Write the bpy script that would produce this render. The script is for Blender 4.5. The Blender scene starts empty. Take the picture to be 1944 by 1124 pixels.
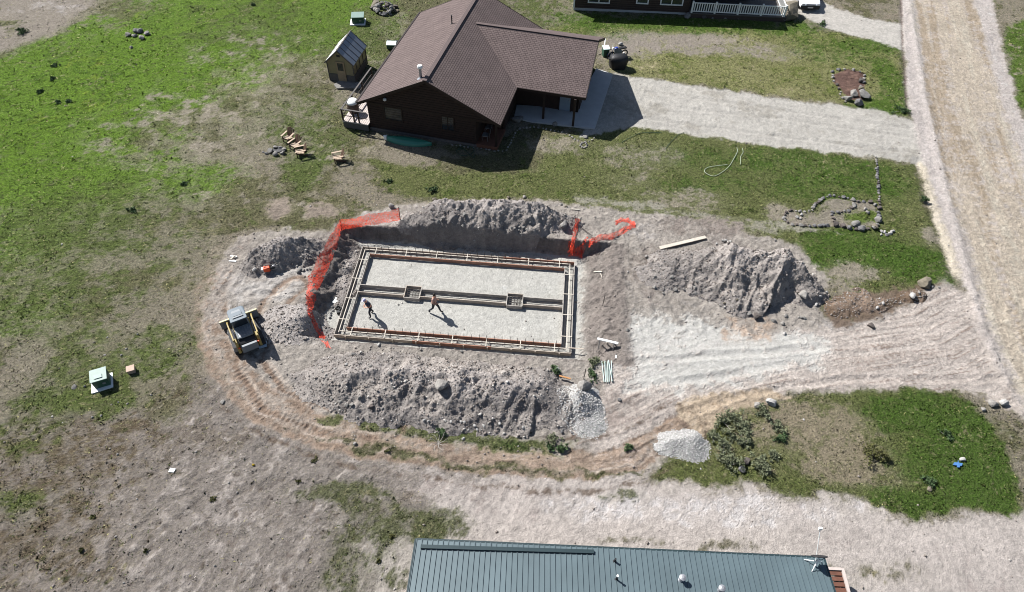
import bpy, bmesh, math, random
import numpy as np
from mathutils import Vector, Matrix
random.seed(7); RNG = np.random.default_rng(11)
SC = bpy.context.scene
# ------------------------------------------------------------------ camera
CF, CP, CR, CH = 1294.0, math.radians(49.1), math.radians(1.28), 32.0
_c, _s = math.cos(CP), math.sin(CP)
FW = np.array([0, _c, -_s]); _u = np.array([0, _s, _c]); _r = np.array([1.0, 0, 0])
RT = _r*math.cos(CR)+_u*math.sin(CR); UP = _u*math.cos(CR)-_r*math.sin(CR)
cam = bpy.data.cameras.new('camera'); camo = bpy.data.objects.new('camera', cam); SC.collection.objects.link(camo)
cam.sensor_width = 36; cam.lens = CF/1944*36; cam.clip_end = 6000; cam.clip_start = 0.5
camo.matrix_world = Matrix(((RT[0], UP[0], -FW[0], 0), (RT[1], UP[1], -FW[1], 0), (RT[2], UP[2], -FW[2], CH), (0, 0, 0, 1)))
SC.camera = camo
SC.view_settings.view_transform = 'Standard'; SC.view_settings.look = 'None'
SC.view_settings.exposure = 1.12; SC.view_settings.gamma = 1
SC.cycles.filter_width = 1.0; SC.render.resolution_x = 1024; SC.render.resolution_y = 592
# ------------------------------------------------------------------ light
EL, AZ = math.radians(45), math.radians(-51.7)
wd = bpy.data.worlds.new("World"); SC.world = wd; wd.use_nodes = True
_bg = wd.node_tree.nodes['Background']; _sk = wd.node_tree.nodes.new('ShaderNodeTexSky')
_sk.sky_type = 'NISHITA'; _sk.sun_disc = False; _sk.sun_elevation = EL; _sk.sun_rotation = AZ
wd.node_tree.links.new(_sk.outputs[0], _bg.inputs[0]); _bg.inputs[1].default_value = 0.055
sl = bpy.data.lights.new('sun', 'SUN'); sl.energy = 4.9; sl.angle = math.radians(0.53); sl.color = (1.0, 0.985, 0.965)
so = bpy.data.objects.new('sun', sl); SC.collection.objects.link(so)
so.rotation_euler = Vector((-math.sin(AZ)*math.cos(EL), -math.cos(AZ)*math.cos(EL), -math.sin(EL))).to_track_quat('-Z', 'Y').to_euler()
so.location = (-30, 40, 60)

# ------------------------------------------------------------------ helpers
def ray(px, py): return FW*CF+RT*(px-972)+UP*(562-py)
def G(px, py, z=0.0):
    d = ray(px, py); t = (CH-z)/-d[2]; return np.array([0, 0, CH])+d*t
def lin(c): return tuple(((x/255/12.92) if x/255 <= .04045 else ((x/255+.055)/1.055)**2.4) for x in c)
def A(r, g, b, k=1.85): return tuple(x/k for x in lin((r, g, b)))
def ss(a, b, x): t = np.clip((x-a)/(b-a), 0, 1); return t*t*(3-2*t)
_T = np.random.default_rng(5).random((8, 256, 256))
def vn(x, y, seed=0):
    xi = np.floor(x).astype(int); yi = np.floor(y).astype(int); fx = x-xi; fy = y-yi
    fx = fx*fx*(3-2*fx); fy = fy*fy*(3-2*fy); T = _T[seed % 8]; o = seed*37
    a = T[(xi+o) & 255, yi & 255]; b = T[(xi+1+o) & 255, yi & 255]; c = T[(xi+o) & 255, (yi+1) & 255]; d = T[(xi+1+o) & 255, (yi+1) & 255]
    return (a*(1-fx)+b*fx)*(1-fy)+(c*(1-fx)+d*fx)*fy
def fbm(x, y, sc=1.0, oc=4, seed=0, g=.55):
    r = 0; am = 1; tot = 0; x = x*sc; y = y*sc
    for i in range(oc):
        r = r+am*vn(x*1.0+y*.31*(i % 2), y-x*.27*(i % 2), seed+i*3+1); tot += am; am *= g; x = x*2.03; y = y*2.03
    return r/tot*2-1
def poly_sd(X, Y, P):
    P = np.asarray(P); n = len(P); d = np.full(X.shape, 1e9); ins = np.zeros(X.shape, bool)
    for i in range(n):
        ax, ay = P[i]; bx, by = P[(i+1) % n]; ex, ey = bx-ax, by-ay; L = ex*ex+ey*ey+1e-9
        t = np.clip(((X-ax)*ex+(Y-ay)*ey)/L, 0, 1); d = np.minimum(d, (X-ax-t*ex)**2+(Y-ay-t*ey)**2)
        c = ((ay <= Y) & (Y < by)) | ((by <= Y) & (Y < ay))
        if abs(ey) > 1e-9: ins ^= c & (X < ax+(Y-ay)*ex/ey)
    d = np.sqrt(d); return np.where(ins, d, -d)
def line_sd(X, Y, P):
    """nearest distance, signed side, arc length, and fractional index on a polyline"""
    P = np.asarray(P, float); d = np.full(X.shape, 1e9); S = np.zeros(X.shape); K = np.zeros(X.shape); sg = np.zeros(X.shape); acc = 0
    for i in range(len(P)-1):
        ax, ay = P[i][:2]; ex, ey = P[i+1][0]-ax, P[i+1][1]-ay; L = math.hypot(ex, ey)+1e-9
        t = np.clip(((X-ax)*ex+(Y-ay)*ey)/L/L, 0, 1); dx = X-ax-t*ex; dy = Y-ay-t*ey; q = np.hypot(dx, dy); m = q < d
        d = np.where(m, q, d); S = np.where(m, acc+t*L, S); K = np.where(m, i+t, K); sg = np.where(m, np.sign(ex*dy-ey*dx), sg); acc += L
    return d, d*sg, S, K
def W(pts, z=0.0): return [tuple(G(p[0], p[1], z)[:2]) for p in pts]

# ------------------------------------------------------------------ materials
MATS = {}
def nmat(name, col, rough=.8, var=.25, sc=3.0, bump=.0, bsc=20., metal=0., spec=.3, col2=None, coord='Object', emit=None, clear=0):
    if name in MATS: return MATS[name]
    m = bpy.data.materials.new(name); m.use_nodes = True; n = m.node_tree.nodes; l = m.node_tree.links
    b = n['Principled BSDF']; b.inputs['Roughness'].default_value = rough; b.inputs['Metallic'].default_value = metal
    b.inputs['Specular IOR Level'].default_value = spec
    if clear: b.inputs['Coat Weight'].default_value = clear
    tc = n.new('ShaderNodeTexCoord'); no = n.new('ShaderNodeTexNoise'); no.inputs['Scale'].default_value = sc; no.inputs['Detail'].default_value = 6; no.inputs['Roughness'].default_value = .65
    l.new(tc.outputs[coord], no.inputs['Vector'])
    mx = n.new('ShaderNodeMix'); mx.data_type = 'RGBA'; c2 = col2 or tuple(x*(1+var) for x in col)
    r = n.new('ShaderNodeMapRange'); r.inputs[1].default_value = .3; r.inputs[2].default_value = .7; l.new(no.outputs[0], r.inputs[0])
    mx.inputs[6].default_value = (*[x*(1-var) for x in col], 1); mx.inputs[7].default_value = (*c2, 1)
    l.new(r.outputs[0], mx.inputs[0]); l.new(mx.outputs[2], b.inputs['Base Color'])
    if bump:
        n2 = n.new('ShaderNodeTexNoise'); n2.inputs['Scale'].default_value = bsc; n2.inputs['Detail'].default_value = 5; l.new(tc.outputs[coord], n2.inputs['Vector'])
        bp = n.new('ShaderNodeBump'); bp.inputs['Strength'].default_value = bump; bp.inputs['Distance'].default_value = .05; l.new(n2.outputs[0], bp.inputs['Height']); l.new(bp.outputs[0], b.inputs['Normal'])
    if emit: b.inputs['Emission Color'].default_value = (*emit, 1)
    MATS[name] = m; return m
def ground_mat():
    m = bpy.data.materials.new('earth'); m.use_nodes = True; n = m.node_tree.nodes; l = m.node_tree.links
    b = n['Principled BSDF']; b.inputs['Roughness'].default_value = .95; b.inputs['Specular IOR Level'].default_value = .1
    geo = n.new('ShaderNodeNewGeometry'); at = n.new('ShaderNodeAttribute'); at.attribute_name = 'Col'; mk = n.new('ShaderNodeAttribute'); mk.attribute_name = 'Msk'
    sp = n.new('ShaderNodeSeparateColor'); l.new(mk.outputs['Color'], sp.inputs[0])
    def noise(sc, det, ro, dist=0):
        x = n.new('ShaderNodeTexNoise'); x.inputs['Scale'].default_value = sc; x.inputs['Detail'].default_value = det; x.inputs['Roughness'].default_value = ro; x.inputs['Distortion'].default_value = dist
        l.new(geo.outputs['Position'], x.inputs['Vector']); return x.outputs[0]
    def mr(x, a, bb, c, d):
        r = n.new('ShaderNodeMapRange'); r.inputs[1].default_value = a; r.inputs[2].default_value = bb; r.inputs[3].default_value = c; r.inputs[4].default_value = d; l.new(x, r.inputs[0]); return r.outputs[0]
    def mt(op, a, c):
        x = n.new('ShaderNodeMath'); x.operation = op
        for i, q in enumerate((a, c)):
            if isinstance(q, (int, float)): x.inputs[i].default_value = q
            else: l.new(q, x.inputs[i])
        return x.outputs[0]
    def mixf(f, a, c):
        x = n.new('ShaderNodeMix'); l.new(f, x.inputs[0])
        for i, q in ((2, a), (3, c)):
            if isinstance(q, (int, float)): x.inputs[i].default_value = q
            else: l.new(q, x.inputs[i])
        return x.outputs[0]
    nf = noise(3.6, 8, .7, 0); nm = noise(.9, 5, .65); nc = noise(11, 3, .7)
    spk = mr(noise(17, 2, .6), .32, .68, .8, 1.2); dirt = mt('MULTIPLY', mt('MULTIPLY', mr(nf, .3, .7, .76, 1.2), mr(nm, .3, .7, .92, 1.08)), spk)
    grs = mt('MULTIPLY', mr(noise(5.5, 6, .8, .2), .34, .66, .45, 1.55), mr(nc, .3, .7, .75, 1.25))
    v = n.new('ShaderNodeTexVoronoi'); v.inputs['Scale'].default_value = 27; l.new(geo.outputs['Position'], v.inputs['Vector'])
    vs = n.new('ShaderNodeSeparateColor'); l.new(v.outputs['Color'], vs.inputs[0])
    grv = mt('MULTIPLY', mr(vs.outputs[0], 0, 1, .8, 1.2), mr(nf, .3, .7, .88, 1.1))
    f = mixf(sp.outputs[0], mixf(sp.outputs[1], dirt, grv), grs)
    # straw flecks in the grass
    mx0 = n.new('ShaderNodeMix'); mx0.data_type = 'RGBA'; mx0.inputs[7].default_value = (*A(178, 168, 135), 1)
    sf = mt('MULTIPLY', mr(noise(9, 3, .7, .2), .55, .68, 0, .6), sp.outputs[2]); l.new(sf, mx0.inputs[0]); l.new(at.outputs['Color'], mx0.inputs[6])
    mul = n.new('ShaderNodeMix'); mul.data_type = 'RGBA'; mul.blend_type = 'MULTIPLY'; mul.inputs[0].default_value = 1
    cb = n.new('ShaderNodeCombineColor'); [l.new(f, cb.inputs[i]) for i in range(3)]
    l.new(mx0.outputs[2], mul.inputs[6]); l.new(cb.outputs[0], mul.inputs[7]); l.new(mul.outputs[2], b.inputs['Base Color'])
    h = mixf(sp.outputs[0], mixf(sp.outputs[1], mt('MULTIPLY', nf, 1.3), mt('ADD', mt('MULTIPLY', v.outputs[0], -.12), mt('MULTIPLY', nf, .3))), mt('MULTIPLY', grs, .5))
    bp = n.new('ShaderNodeBump'); bp.inputs['Strength'].default_value = 1; bp.inputs['Distance'].default_value = .15; l.new(h, bp.inputs['Height']); l.new(bp.outputs[0], b.inputs['Normal'])
    return m
EARTH = ground_mat()

# ------------------------------------------------------------------ mesh builder
class MB:
    def __init__(s): s.v = []; s.f = []
    def add(s, vs, fs):
        o = len(s.v); s.v += [tuple(float(c) for c in p) for p in vs]; s.f += [tuple(i+o for i in f) for f in fs]; return s
    def box(s, c, d, rz=0, rx=0, ry=0):
        x, y, z = d[0]/2, d[1]/2, d[2]/2; M = Matrix.Translation(c) @ Matrix.Rotation(rz, 4, 'Z') @ Matrix.Rotation(rx, 4, 'X') @ Matrix.Rotation(ry, 4, 'Y')
        return s.add([M @ Vector(p) for p in ((-x, -y, -z), (x, -y, -z), (x, y, -z), (-x, y, -z), (-x, -y, z), (x, -y, z), (x, y, z), (-x, y, z))],
                     [(3, 2, 1, 0), (4, 5, 6, 7), (0, 1, 5, 4), (1, 2, 6, 5), (2, 3, 7, 6), (3, 0, 4, 7)])
    def bb(s, a, b): return s.box([(a[i]+b[i])/2 for i in range(3)], [abs(b[i]-a[i]) for i in range(3)])
    def beam(s, p, q, w, h=None, up=(0, 0, 1)):
        h = h or w; p = Vector(p); q = Vector(q); d = (q-p).normalized(); u = Vector(up)
        if abs(d.dot(u)) > .98: u = Vector((1, 0, 0))
        x = d.cross(u).normalized()*w/2; z = x.cross(d).normalized()*h/2
        return s.add([p-x-z, p+x-z, p+x+z, p-x+z, q-x-z, q+x-z, q+x+z, q-x+z], [(0, 1, 2, 3), (7, 6, 5, 4), (1, 0, 4, 5), (2, 1, 5, 6), (3, 2, 6, 7), (0, 3, 7, 4)])
    def tube(s, pts, r, n=8, r2=None):
        pts = [Vector(p) for p in pts]; N = len(pts); o = []
        for i, p in enumerate(pts):
            d = (pts[min(i+1, N-1)]-pts[max(i-1, 0)]).normalized(); u = Vector((0, 0, 1)) if abs(d.z) < .95 else Vector((1, 0, 0))
            x = d.cross(u).normalized(); y = x.cross(d); rr = r if r2 is None else r+(r2-r)*i/(N-1)
            o += [p+(x*math.cos(a)+y*math.sin(a))*rr for a in [2*math.pi*k/n for k in range(n)]]
        f = [(i*n+k, i*n+(k+1) % n, (i+1)*n+(k+1) % n, (i+1)*n+k) for i in range(N-1) for k in range(n)]
        f += [tuple(range(n))[::-1], tuple((N-1)*n+k for k in range(n))]
        return s.add(o, f)
    def lathe(s, prof, c=(0, 0, 0), n=16):
        o = [(c[0]+r*math.cos(2*math.pi*k/n), c[1]+r*math.sin(2*math.pi*k/n), c[2]+z) for r, z in prof for k in range(n)]; N = len(prof)
        f = [(i*n+k, i*n+(k+1) % n, (i+1)*n+(k+1) % n, (i+1)*n+k) for i in range(N-1) for k in range(n)]
        return s.add(o, f+[tuple(range(n))[::-1], tuple((N-1)*n+k for k in range(n))])
    def prism(s, pts, ext):
        pts = [Vector(p) for p in pts]; e = Vector(ext); n = len(pts)
        return s.add(pts+[p+e for p in pts], [tuple(range(n))[::-1], tuple(range(n, 2*n))]+[(i, (i+1) % n, n+(i+1) % n, n+i) for i in range(n)])
    def build(s, name, mat, parent=None, smooth=False, bevel=0):
        me = bpy.data.meshes.new(name); me.from_pydata(s.v, [], s.f); me.validate()
        bm = bmesh.new(); bm.from_mesh(me); bmesh.ops.recalc_face_normals(bm, faces=bm.faces)
        if bevel: bmesh.ops.bevel(bm, geom=list(bm.edges), offset=bevel, segments=2, affect='EDGES', profile=.5)
        uv = bm.loops.layers.uv.new('UVMap')
        for f in bm.faces:
            nn = f.normal; t = Vector((0, 0, 1)).cross(nn)
            t = t.normalized() if t.length > .02 else Vector((1, 0, 0)); v = nn.cross(t)
            f.smooth = smooth
            for lp in f.loops: lp[uv].uv = (lp.vert.co.dot(t), lp.vert.co.dot(v))
        bm.to_mesh(me); bm.free()
        mats = mat if isinstance(mat, (list, tuple)) else [mat]
        for q in mats: me.materials.append(q)
        o = bpy.data.objects.new(name, me); SC.collection.objects.link(o)
        if parent is not None: o.parent = parent
        return o
def tag(o, label=None, cat=None, group=None, kind=None):
    if label: o['label'] = label
    if cat: o['category'] = cat
    if group: o['group'] = group
    if kind: o['kind'] = kind
    return o
def thing(name, loc, rz=0, label=None, cat=None, group=None):
    o = bpy.data.objects.new(name, None); SC.collection.objects.link(o); o.location = [float(c) for c in loc]; o.rotation_euler = (0, 0, rz); o.empty_display_size = .3
    return tag(o, label, cat, group)
def dup(o, loc=None, rz=None, label=None, parent=None):
    c = o.copy(); SC.collection.objects.link(c)
    if parent is not None: c.parent = parent
    if loc is not None: c.location = [float(q) for q in loc]
    if rz is not None: c.rotation_euler = (0, 0, rz)
    if label: c['label'] = label
    for ch in list(o.children): dup(ch, parent=c)
    return c
def to_local(t, p):
    x, y, z = float(p[0])-t.location.x, float(p[1])-t.location.y, float(p[2])-t.location.z; a = -t.rotation_euler.z
    return (x*math.cos(a)-y*math.sin(a), x*math.sin(a)+y*math.cos(a), z)

# ------------------------------------------------------------------ terrain shape
FZ = -1.1
_bl, _br, _tr, _tl = [G(x, y, FZ+.3)[:2] for x, y in ((632, 635), (1085, 670), (1090, 498), (690, 468))]
FU = ((_br-_bl)+(_tr-_tl)); FU /= np.linalg.norm(FU); FV = np.array([-FU[1], FU[0]])
FO = ((_bl+_br+_tr+_tl)/4); FWID = (np.linalg.norm(_br-_bl)+np.linalg.norm(_tr-_tl))/2; FLEN = (abs((_tl-_bl)@FV)+abs((_tr-_br)@FV))/2
FO = FO-FU*FWID/2-FV*FLEN/2; FANG = math.atan2(FU[1], FU[0])
def floc(X, Y): return (X-FO[0])*FU[0]+(Y-FO[1])*FU[1], (X-FO[0])*FV[0]+(Y-FO[1])*FV[1]
def pit_t(X, Y):
    a, b = floc(X, Y); nz = fbm(X, Y, .9, 4, 2)*.3
    up_ = ss(2.2, 4.4, b); wr = 1.1+.7*up_+.35*fbm(X, Y, .5, 2, 4)
    return np.maximum.reduce([(-.8+.5*up_-a)/wr, (a-FWID-.45)/2.6, (b-FLEN-.85)/.38, (-.45-b)/.6])+nz*.5
def ground_h(X, Y):
    X = np.asarray(X, float); Y = np.asarray(Y, float); far = ss(60, 200, np.hypot(X, Y-30))
    h = fbm(X, Y, .06, 3, 1)*.12+fbm(X, Y, .5, 3, 6)*.03
    dep = 1-ss(0, 1, pit_t(X, Y)); h = h*(1-dep)*(1-far)+dep*(FZ+.02*fbm(X, Y, 1.5, 3, 3))
    return h+far*0
PILES = []
class Pile:
    def __init__(s, name, ridge, amp=.14, gul=.35, seed=1, p=1.0):
        s.name = name; s.seed = seed; s.rf = .4 if 'gravel' in name else (2.6 if 'topsoil' in name else .9); s.amp = amp; s.gul = gul; s.p = p
        s.P = [tuple(G(x, y, z)[:2]) for x, y, z, rn, rs in ridge]; s.z = np.array([q[2] for q in ridge]); s.rn = np.array([q[3] for q in ridge]); s.rs = np.array([q[4] for q in ridge])
        P = np.array(s.P); R = max(s.rn.max(), s.rs.max())+.6
        s.bb = (P[:, 0].min()-R, P[:, 0].max()+R, P[:, 1].min()-R, P[:, 1].max()+R); PILES.append(s)
    def h(s, X, Y):
        X = np.asarray(X, float); Y = np.asarray(Y, float)
        wx = X+fbm(X, Y, .6, 3, s.seed)*.35; wy = Y+fbm(X, Y, .6, 3, s.seed+3)*.3
        if len(s.P) == 1: P = [s.P[0], (s.P[0][0]+.01, s.P[0][1])]; zz = np.repeat(s.z, 2); rn = np.repeat(s.rn, 2); rs = np.repeat(s.rs, 2)
        else: P = s.P; zz = s.z; rn = s.rn; rs = s.rs
        d, sd, S, K = line_sd(wx, wy, P); ix = np.arange(len(P))
        z = np.interp(K, ix, zz); side = ss(-.4, .4, sd/(d+.3)); r = np.interp(K, ix, rs)*(1-side)+np.interp(K, ix, rn)*side
        t = d/r; gu = 1-np.abs(fbm(S+d*.25, d*.25, 1.15, 3, s.seed+2)); base = z*(1.04-np.sqrt(t*t+.012)*1.04)
        base = base+z*s.gul*np.clip(t*(1.15-t), 0, 1)*1.3*(gu-.72)
        return base*s.p+(s.amp*1.15*fbm(X, Y, 1.1, 3, s.seed+1, .6)+s.rf*(np.abs(fbm(X, Y, 1.3, 4, s.seed+4, .6))*-.2+.04+.055*fbm(X, Y, 5, 3, s.seed+2, .75)))*np.clip(z, .3, 1.6)*ss(1.25, .6, t)-.07
Pile('north_spoil_pile', [(775, 402, .7, 1.0, 1.2), (830, 380, 1.6, 1.3, 2.2), (900, 379, 1.7, 1.3, 2.3), (980, 378, 1.8, 1.3, 2.3), (1030, 386, 1.45, 1.3, 2.0), (1078, 408, .7, .9, 1.2)], .2, .35, 1)
Pile('west_spoil_pile', [(488, 466, 1.1, .9, 1.7), (525, 447, 1.5, 1.0, 2.0), (560, 452, 1.25, .9, 1.6), (590, 452, .8, .9, 1.1)], .16, .35, 2)
Pile('tracked_spoil_mound', [(520, 606, .45, 1.6, 1.8), (575, 598, .55, 1.4, 2.0)], .16, .1, 3)
Pile('south_spoil_pile', [(612, 700, .6, 1.5, 2.0), (665, 694, 1.2, 2.0, 2.9), (760, 697, 1.45, 2.0, 3.0), (850, 704, 1.5, 1.9, 3.1), (950, 712, 1.45, 1.9, 3.0), (1030, 722, 1.3, 1.8, 2.8), (1062, 742, .9, 1.2, 2.0)], .18, .35, 4)
Pile('east_spoil_pile', [(1275, 487, .9, 1.5, 2.6), (1335, 474, 1.4, 1.3, 3.0), (1392, 460, 2.15, 1.4, 4.4), (1440, 474, 1.7, 1.5, 4.4), (1500, 472, 2.3, 1.6, 3.7), (1530, 510, 1.3, 1.2, 2.1)], .2, .38, 5)
Pile('topsoil_berm', [(1585, 577, .3, 1.0, 1.0), (1640, 566, .36, 1.4, 1.3), (1668, 576, .3, .7, .7), (1712, 562, .12, .5, .5), (1745, 552, .36, .7, .8)], .4, .3, 6)
Pile('gravel_pile', [(1102, 742, 1.05, 1.35, 1.2), (1108, 765, .85, 1.45, 1.35), (1116, 795, .4, 1.3, 1.2)], .1, .0, 7)
Pile('small_gravel_pile', [(1278, 828, .55, .8, 1.1), (1312, 826, .6, .8, 1.2)], .1, .0, 8)
Pile('pit_edge_clods', [(672, 452, .25, .6, .8), (655, 490, .3, .8, .8), (648, 530, .3, .8, .8), (640, 555, .2, .5, .5)], .5, .2, 9)
def pile_h(X, Y):
    h = np.full(np.shape(X), -1.0)
    for p in PILES:
        b = p.bb; m = (X > b[0]) & (X < b[1]) & (Y > b[2]) & (Y < b[3])
        if np.any(m): q = p.h(np.atleast_1d(X)[np.atleast_1d(m)], np.atleast_1d(Y)[np.atleast_1d(m)]); h = np.atleast_1d(h); h[np.atleast_1d(m)] = np.maximum(h[np.atleast_1d(m)], q)
    return h
def top(x, y):
    X = np.array([float(x)]); Y = np.array([float(y)]); return float((ground_h(X, Y)+np.maximum(pile_h(X, Y), 0))[0])
def GT(px, py, dz=0.0):
    z = 0.
    for _ in range(14):
        p = G(px, py, z); z = .5*z+.5*top(p[0], p[1])
    p = G(px, py, z); return np.array([p[0], p[1], top(p[0], p[1])+dz])

# ------------------------------------------------------------------ ground sheet
def axis(a, b, st, lo, hi, st2):
    x = list(np.arange(a, b, st)); v = x[-1]; s2 = st
    while v < hi: s2 = min(st2, s2*1.04); v += s2; x.append(v)
    s2 = st2
    while v < 2500: s2 *= 1.25; v += s2; x.append(v)
    l = []; v = a; s2 = st
    while v > lo: s2 = min(st2, s2*1.04); v -= s2; l.append(v)
    s2 = st2
    while v > -2500: s2 *= 1.25; v -= s2; l.append(v)
    return np.array(l[::-1]+x)
GX = axis(-19, 25, .08, -56, 58, .17); GY = axis(13, 39, .075, 7, 76, .16)
X, Y = np.meshgrid(GX, GY); NY, NX = X.shape
col = np.zeros((NY, NX, 3)); msk = np.zeros((NY, NX, 3)); H = ground_h(X, Y)
zone_id = np.zeros((NY, NX), int)
WX = X+fbm(X, Y, .8, 4, 3)*.55+fbm(X, Y, 4, 2, 5)*.12; WY = Y+fbm(X, Y, .8, 4, 6)*.55+fbm(X, Y, 4, 2, 1)*.12
N1 = fbm(X, Y, .35, 5, 1); N2 = fbm(X, Y, 1.6, 4, 2, .65); N3 = fbm(X, Y, .12, 3, 4); N4 = fbm(X, Y, 3.5, 3, 5, .7)
DRY, SOIL, STRAW = A(152, 143, 126), A(156, 146, 136), A(176, 168, 138)
MID, DULL, BRIGHT, DARK = A(104, 118, 62), A(120, 117, 86), A(112, 146, 44), A(60, 100, 30)
PUR, BROWN = A(148, 139, 132), A(118, 104, 84)
DIRT, TRK, GRV, FLOOR, ROAD, SAND, TAN = A(180, 171, 162), A(208, 196, 187), A(211, 208, 202), A(205, 202, 195), A(204, 194, 188), A(200, 186, 168), A(204, 184, 160)
def box_of(P, m=3.0): P = np.array(P); return (X > P[:, 0].min()-m) & (X < P[:, 0].max()+m) & (Y > P[:, 1].min()-m) & (Y < P[:, 1].max()+m)
NF = fbm(X, Y, 1.5, 5, 3, .85)*1.5
def paint(m, c, k=None):
    global col, msk
    m = m*.3+.7*ss(.26, .74, m+NF*.75*np.clip(4*m*(1-m), 0, 1))
    c = np.asarray(c); col = col*(1-m[..., None])+c*m[..., None]
    if k is not None: msk = msk*(1-m[..., None])+np.asarray(k, float)*m[..., None]
def zmask(px, soft=.5, wob=1.0, off=0.0):
    P = W(px); b = box_of(P, soft+2); m = np.zeros(X.shape)
    xx = X[b]*(1-wob)+WX[b]*wob; yy = Y[b]*(1-wob)+WY[b]*wob
    m[b] = ss(-soft, soft, poly_sd(xx, yy, P)+off); return m
def blob(px, py, rx, ry, soft=.6, rot=0):
    p = G(px, py); dx = WX-p[0]; dy = WY-p[1]; c, s = math.cos(rot), math.sin(rot)
    r = np.hypot((dx*c+dy*s)/rx, (-dx*s+dy*c)/ry); return 1-ss(1-soft, 1+soft, r+N1*.5+N2*.3)
SOFTG = (1, 0, .5)
# base: dull mottled field
gm = ss(-.35, .45, N1+N3*.8+N2*.5)
paint(np.ones(X.shape), DRY, (.75, 0, 1)); paint(gm, DULL, (1, 0, .7)); paint(ss(.1, .7, N2+N1*.4)*.6, MID, (1, 0, .4)); paint(ss(.25, .7, -N1+N4*.5)*.6, A(150, 138, 122), (.6, 0, 1))
# bottom-left: dead purple-grey ground
m = zmask([(-700, 720), (60, 800), (250, 770), (330, 800), (400, 690), (480, 760), (640, 830), (1000, 880), (1240, 900), (1300, 1400), (-800, 1500)], 1.6)
paint(m, PUR, (.35, 0, .5)); paint(m*ss(0, .6, N1+N2*.5)*.75, A(136, 125, 114), (.6, 0, .8)); paint(m*ss(.05, .5, N2-N1*.3)*.6, A(178, 168, 161), (.2, 0, .3)); paint(m*ss(.1, .5, N4+N2*.5)*.5, A(192, 182, 174)); paint(m*ss(.1, .5, -N4)*.5, A(120, 108, 100)); st_ = fbm(X*1.2-Y*.9, X*.12+Y*.12, 1.6, 3, 5); paint(m*ss(.1, .5, st_)*.35, A(186, 176, 168)); H += m*(st_*.03+N2*.05)
for q in ((60, 900, 6, 3, .6), (170, 830, 5, 1.6, .55), (250, 760, 4, 2, .4), (40, 1000, 5, 2, .5), (60, 1090, 4, 1.5, .4)): paint(blob(*q[:4])*q[4], BROWN, (.9, 0, .8))
# greens
for px, py, rx, ry, a, c in [(60, 200, 13, 9, .95, BRIGHT), (250, 130, 12, 8, .95, BRIGHT), (420, 50, 11, 8, .95, BRIGHT), (560, 10, 9, 9, .9, BRIGHT), (100, 340, 8, 4.5, .85, BRIGHT), (20, 440, 6, 4, .7, BRIGHT), (370, 345, 3.2, 2.2, .7, BRIGHT), (20, 600, 3.5, 1.8, .6, BRIGHT),
                        (170, 420, 7, 4, .6, MID), (60, 560, 6, 3, .6, MID), (230, 500, 5, 3, .35, MID), (580, 320, 1.5, 2.4, .9, MID), (500, 40, 8, 6, .6, MID), (160, 760, 3.4, 1.3, .85, MID), (200, 700, 3.2, 1.6, .7, MID), (300, 660, 2.4, 1.6, .55, MID), (30, 830, 3, 1.5, .4, MID), (20, 955, 1.8, .8, .6, MID),
                        (560, 210, 3.5, 4, .5, MID), (610, 260, 3.5, 3.5, .55, MID), (480, 170, 3, 4, .3, STRAW), (640, 60, 5, 5, .7, MID), (700, 90, 4, 5, .55, MID), (1000, 20, 6, 6, .5, MID), (300, 390, 4, 2, .3, MID), (150, 650, 3, 1.4, .5, MID), (620, 40, 3, 6, .5, BRIGHT), (820, 350, 3, 1, .6, MID), (560, 400, 3, 1, .3, MID)]:
    bm_ = blob(px, py, rx, ry); paint(bm_*a, c, (1, 0, .15)); 
    if c is BRIGHT: paint(bm_*ss(-.1, .6, N2+N1)*.55, A(88, 124, 32), (1, 0, .1)); paint(bm_*ss(.1, .7, N1-N2*.5)*.5, A(150, 170, 62), (1, 0, .2))
for px, py, rx, ry, a in [(470, 110, 5, 4, .6), (330, 240, 6, 4, .65), (400, 200, 5, 5, .55), (520, 130, 4, 5, .5), (420, 280, 4, 2.5, .45), (300, 300, 3, 1.5, .4), (690, 290, 3.5, 1.6, .7), (560, 460, 3, 1, .3), (460, 370, 4, 1.6, .5), (540, 385, 3, 1, .7), (610, 400, 2, .8, .8), (380, 500, 2, 2, .35), (110, 690, 3, 1.2, .4)]:
    paint(blob(px, py, rx*1.1, ry*1.1)*a*.95*ss(-.2, .35, fbm(X, Y, .9, 4, 7, .75)), A(170, 160, 144), (.5, 0, .9))
# top-left dry wash
m = zmask([(-900, -200), (-600, 200), (0, 98), (60, 80), (110, 60), (165, 20), (230, -40), (400, -400)], 1.2)
paint(m, A(158, 148, 136), (.5, 0, .8)); paint(m*ss(.1, .6, N1+N2*.4)*.5, A(190, 182, 176), (.1, 0, .2)); paint(m*ss(.2, .6, -N1)*.5, A(118, 122, 76), (1, 0, .5))
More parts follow.
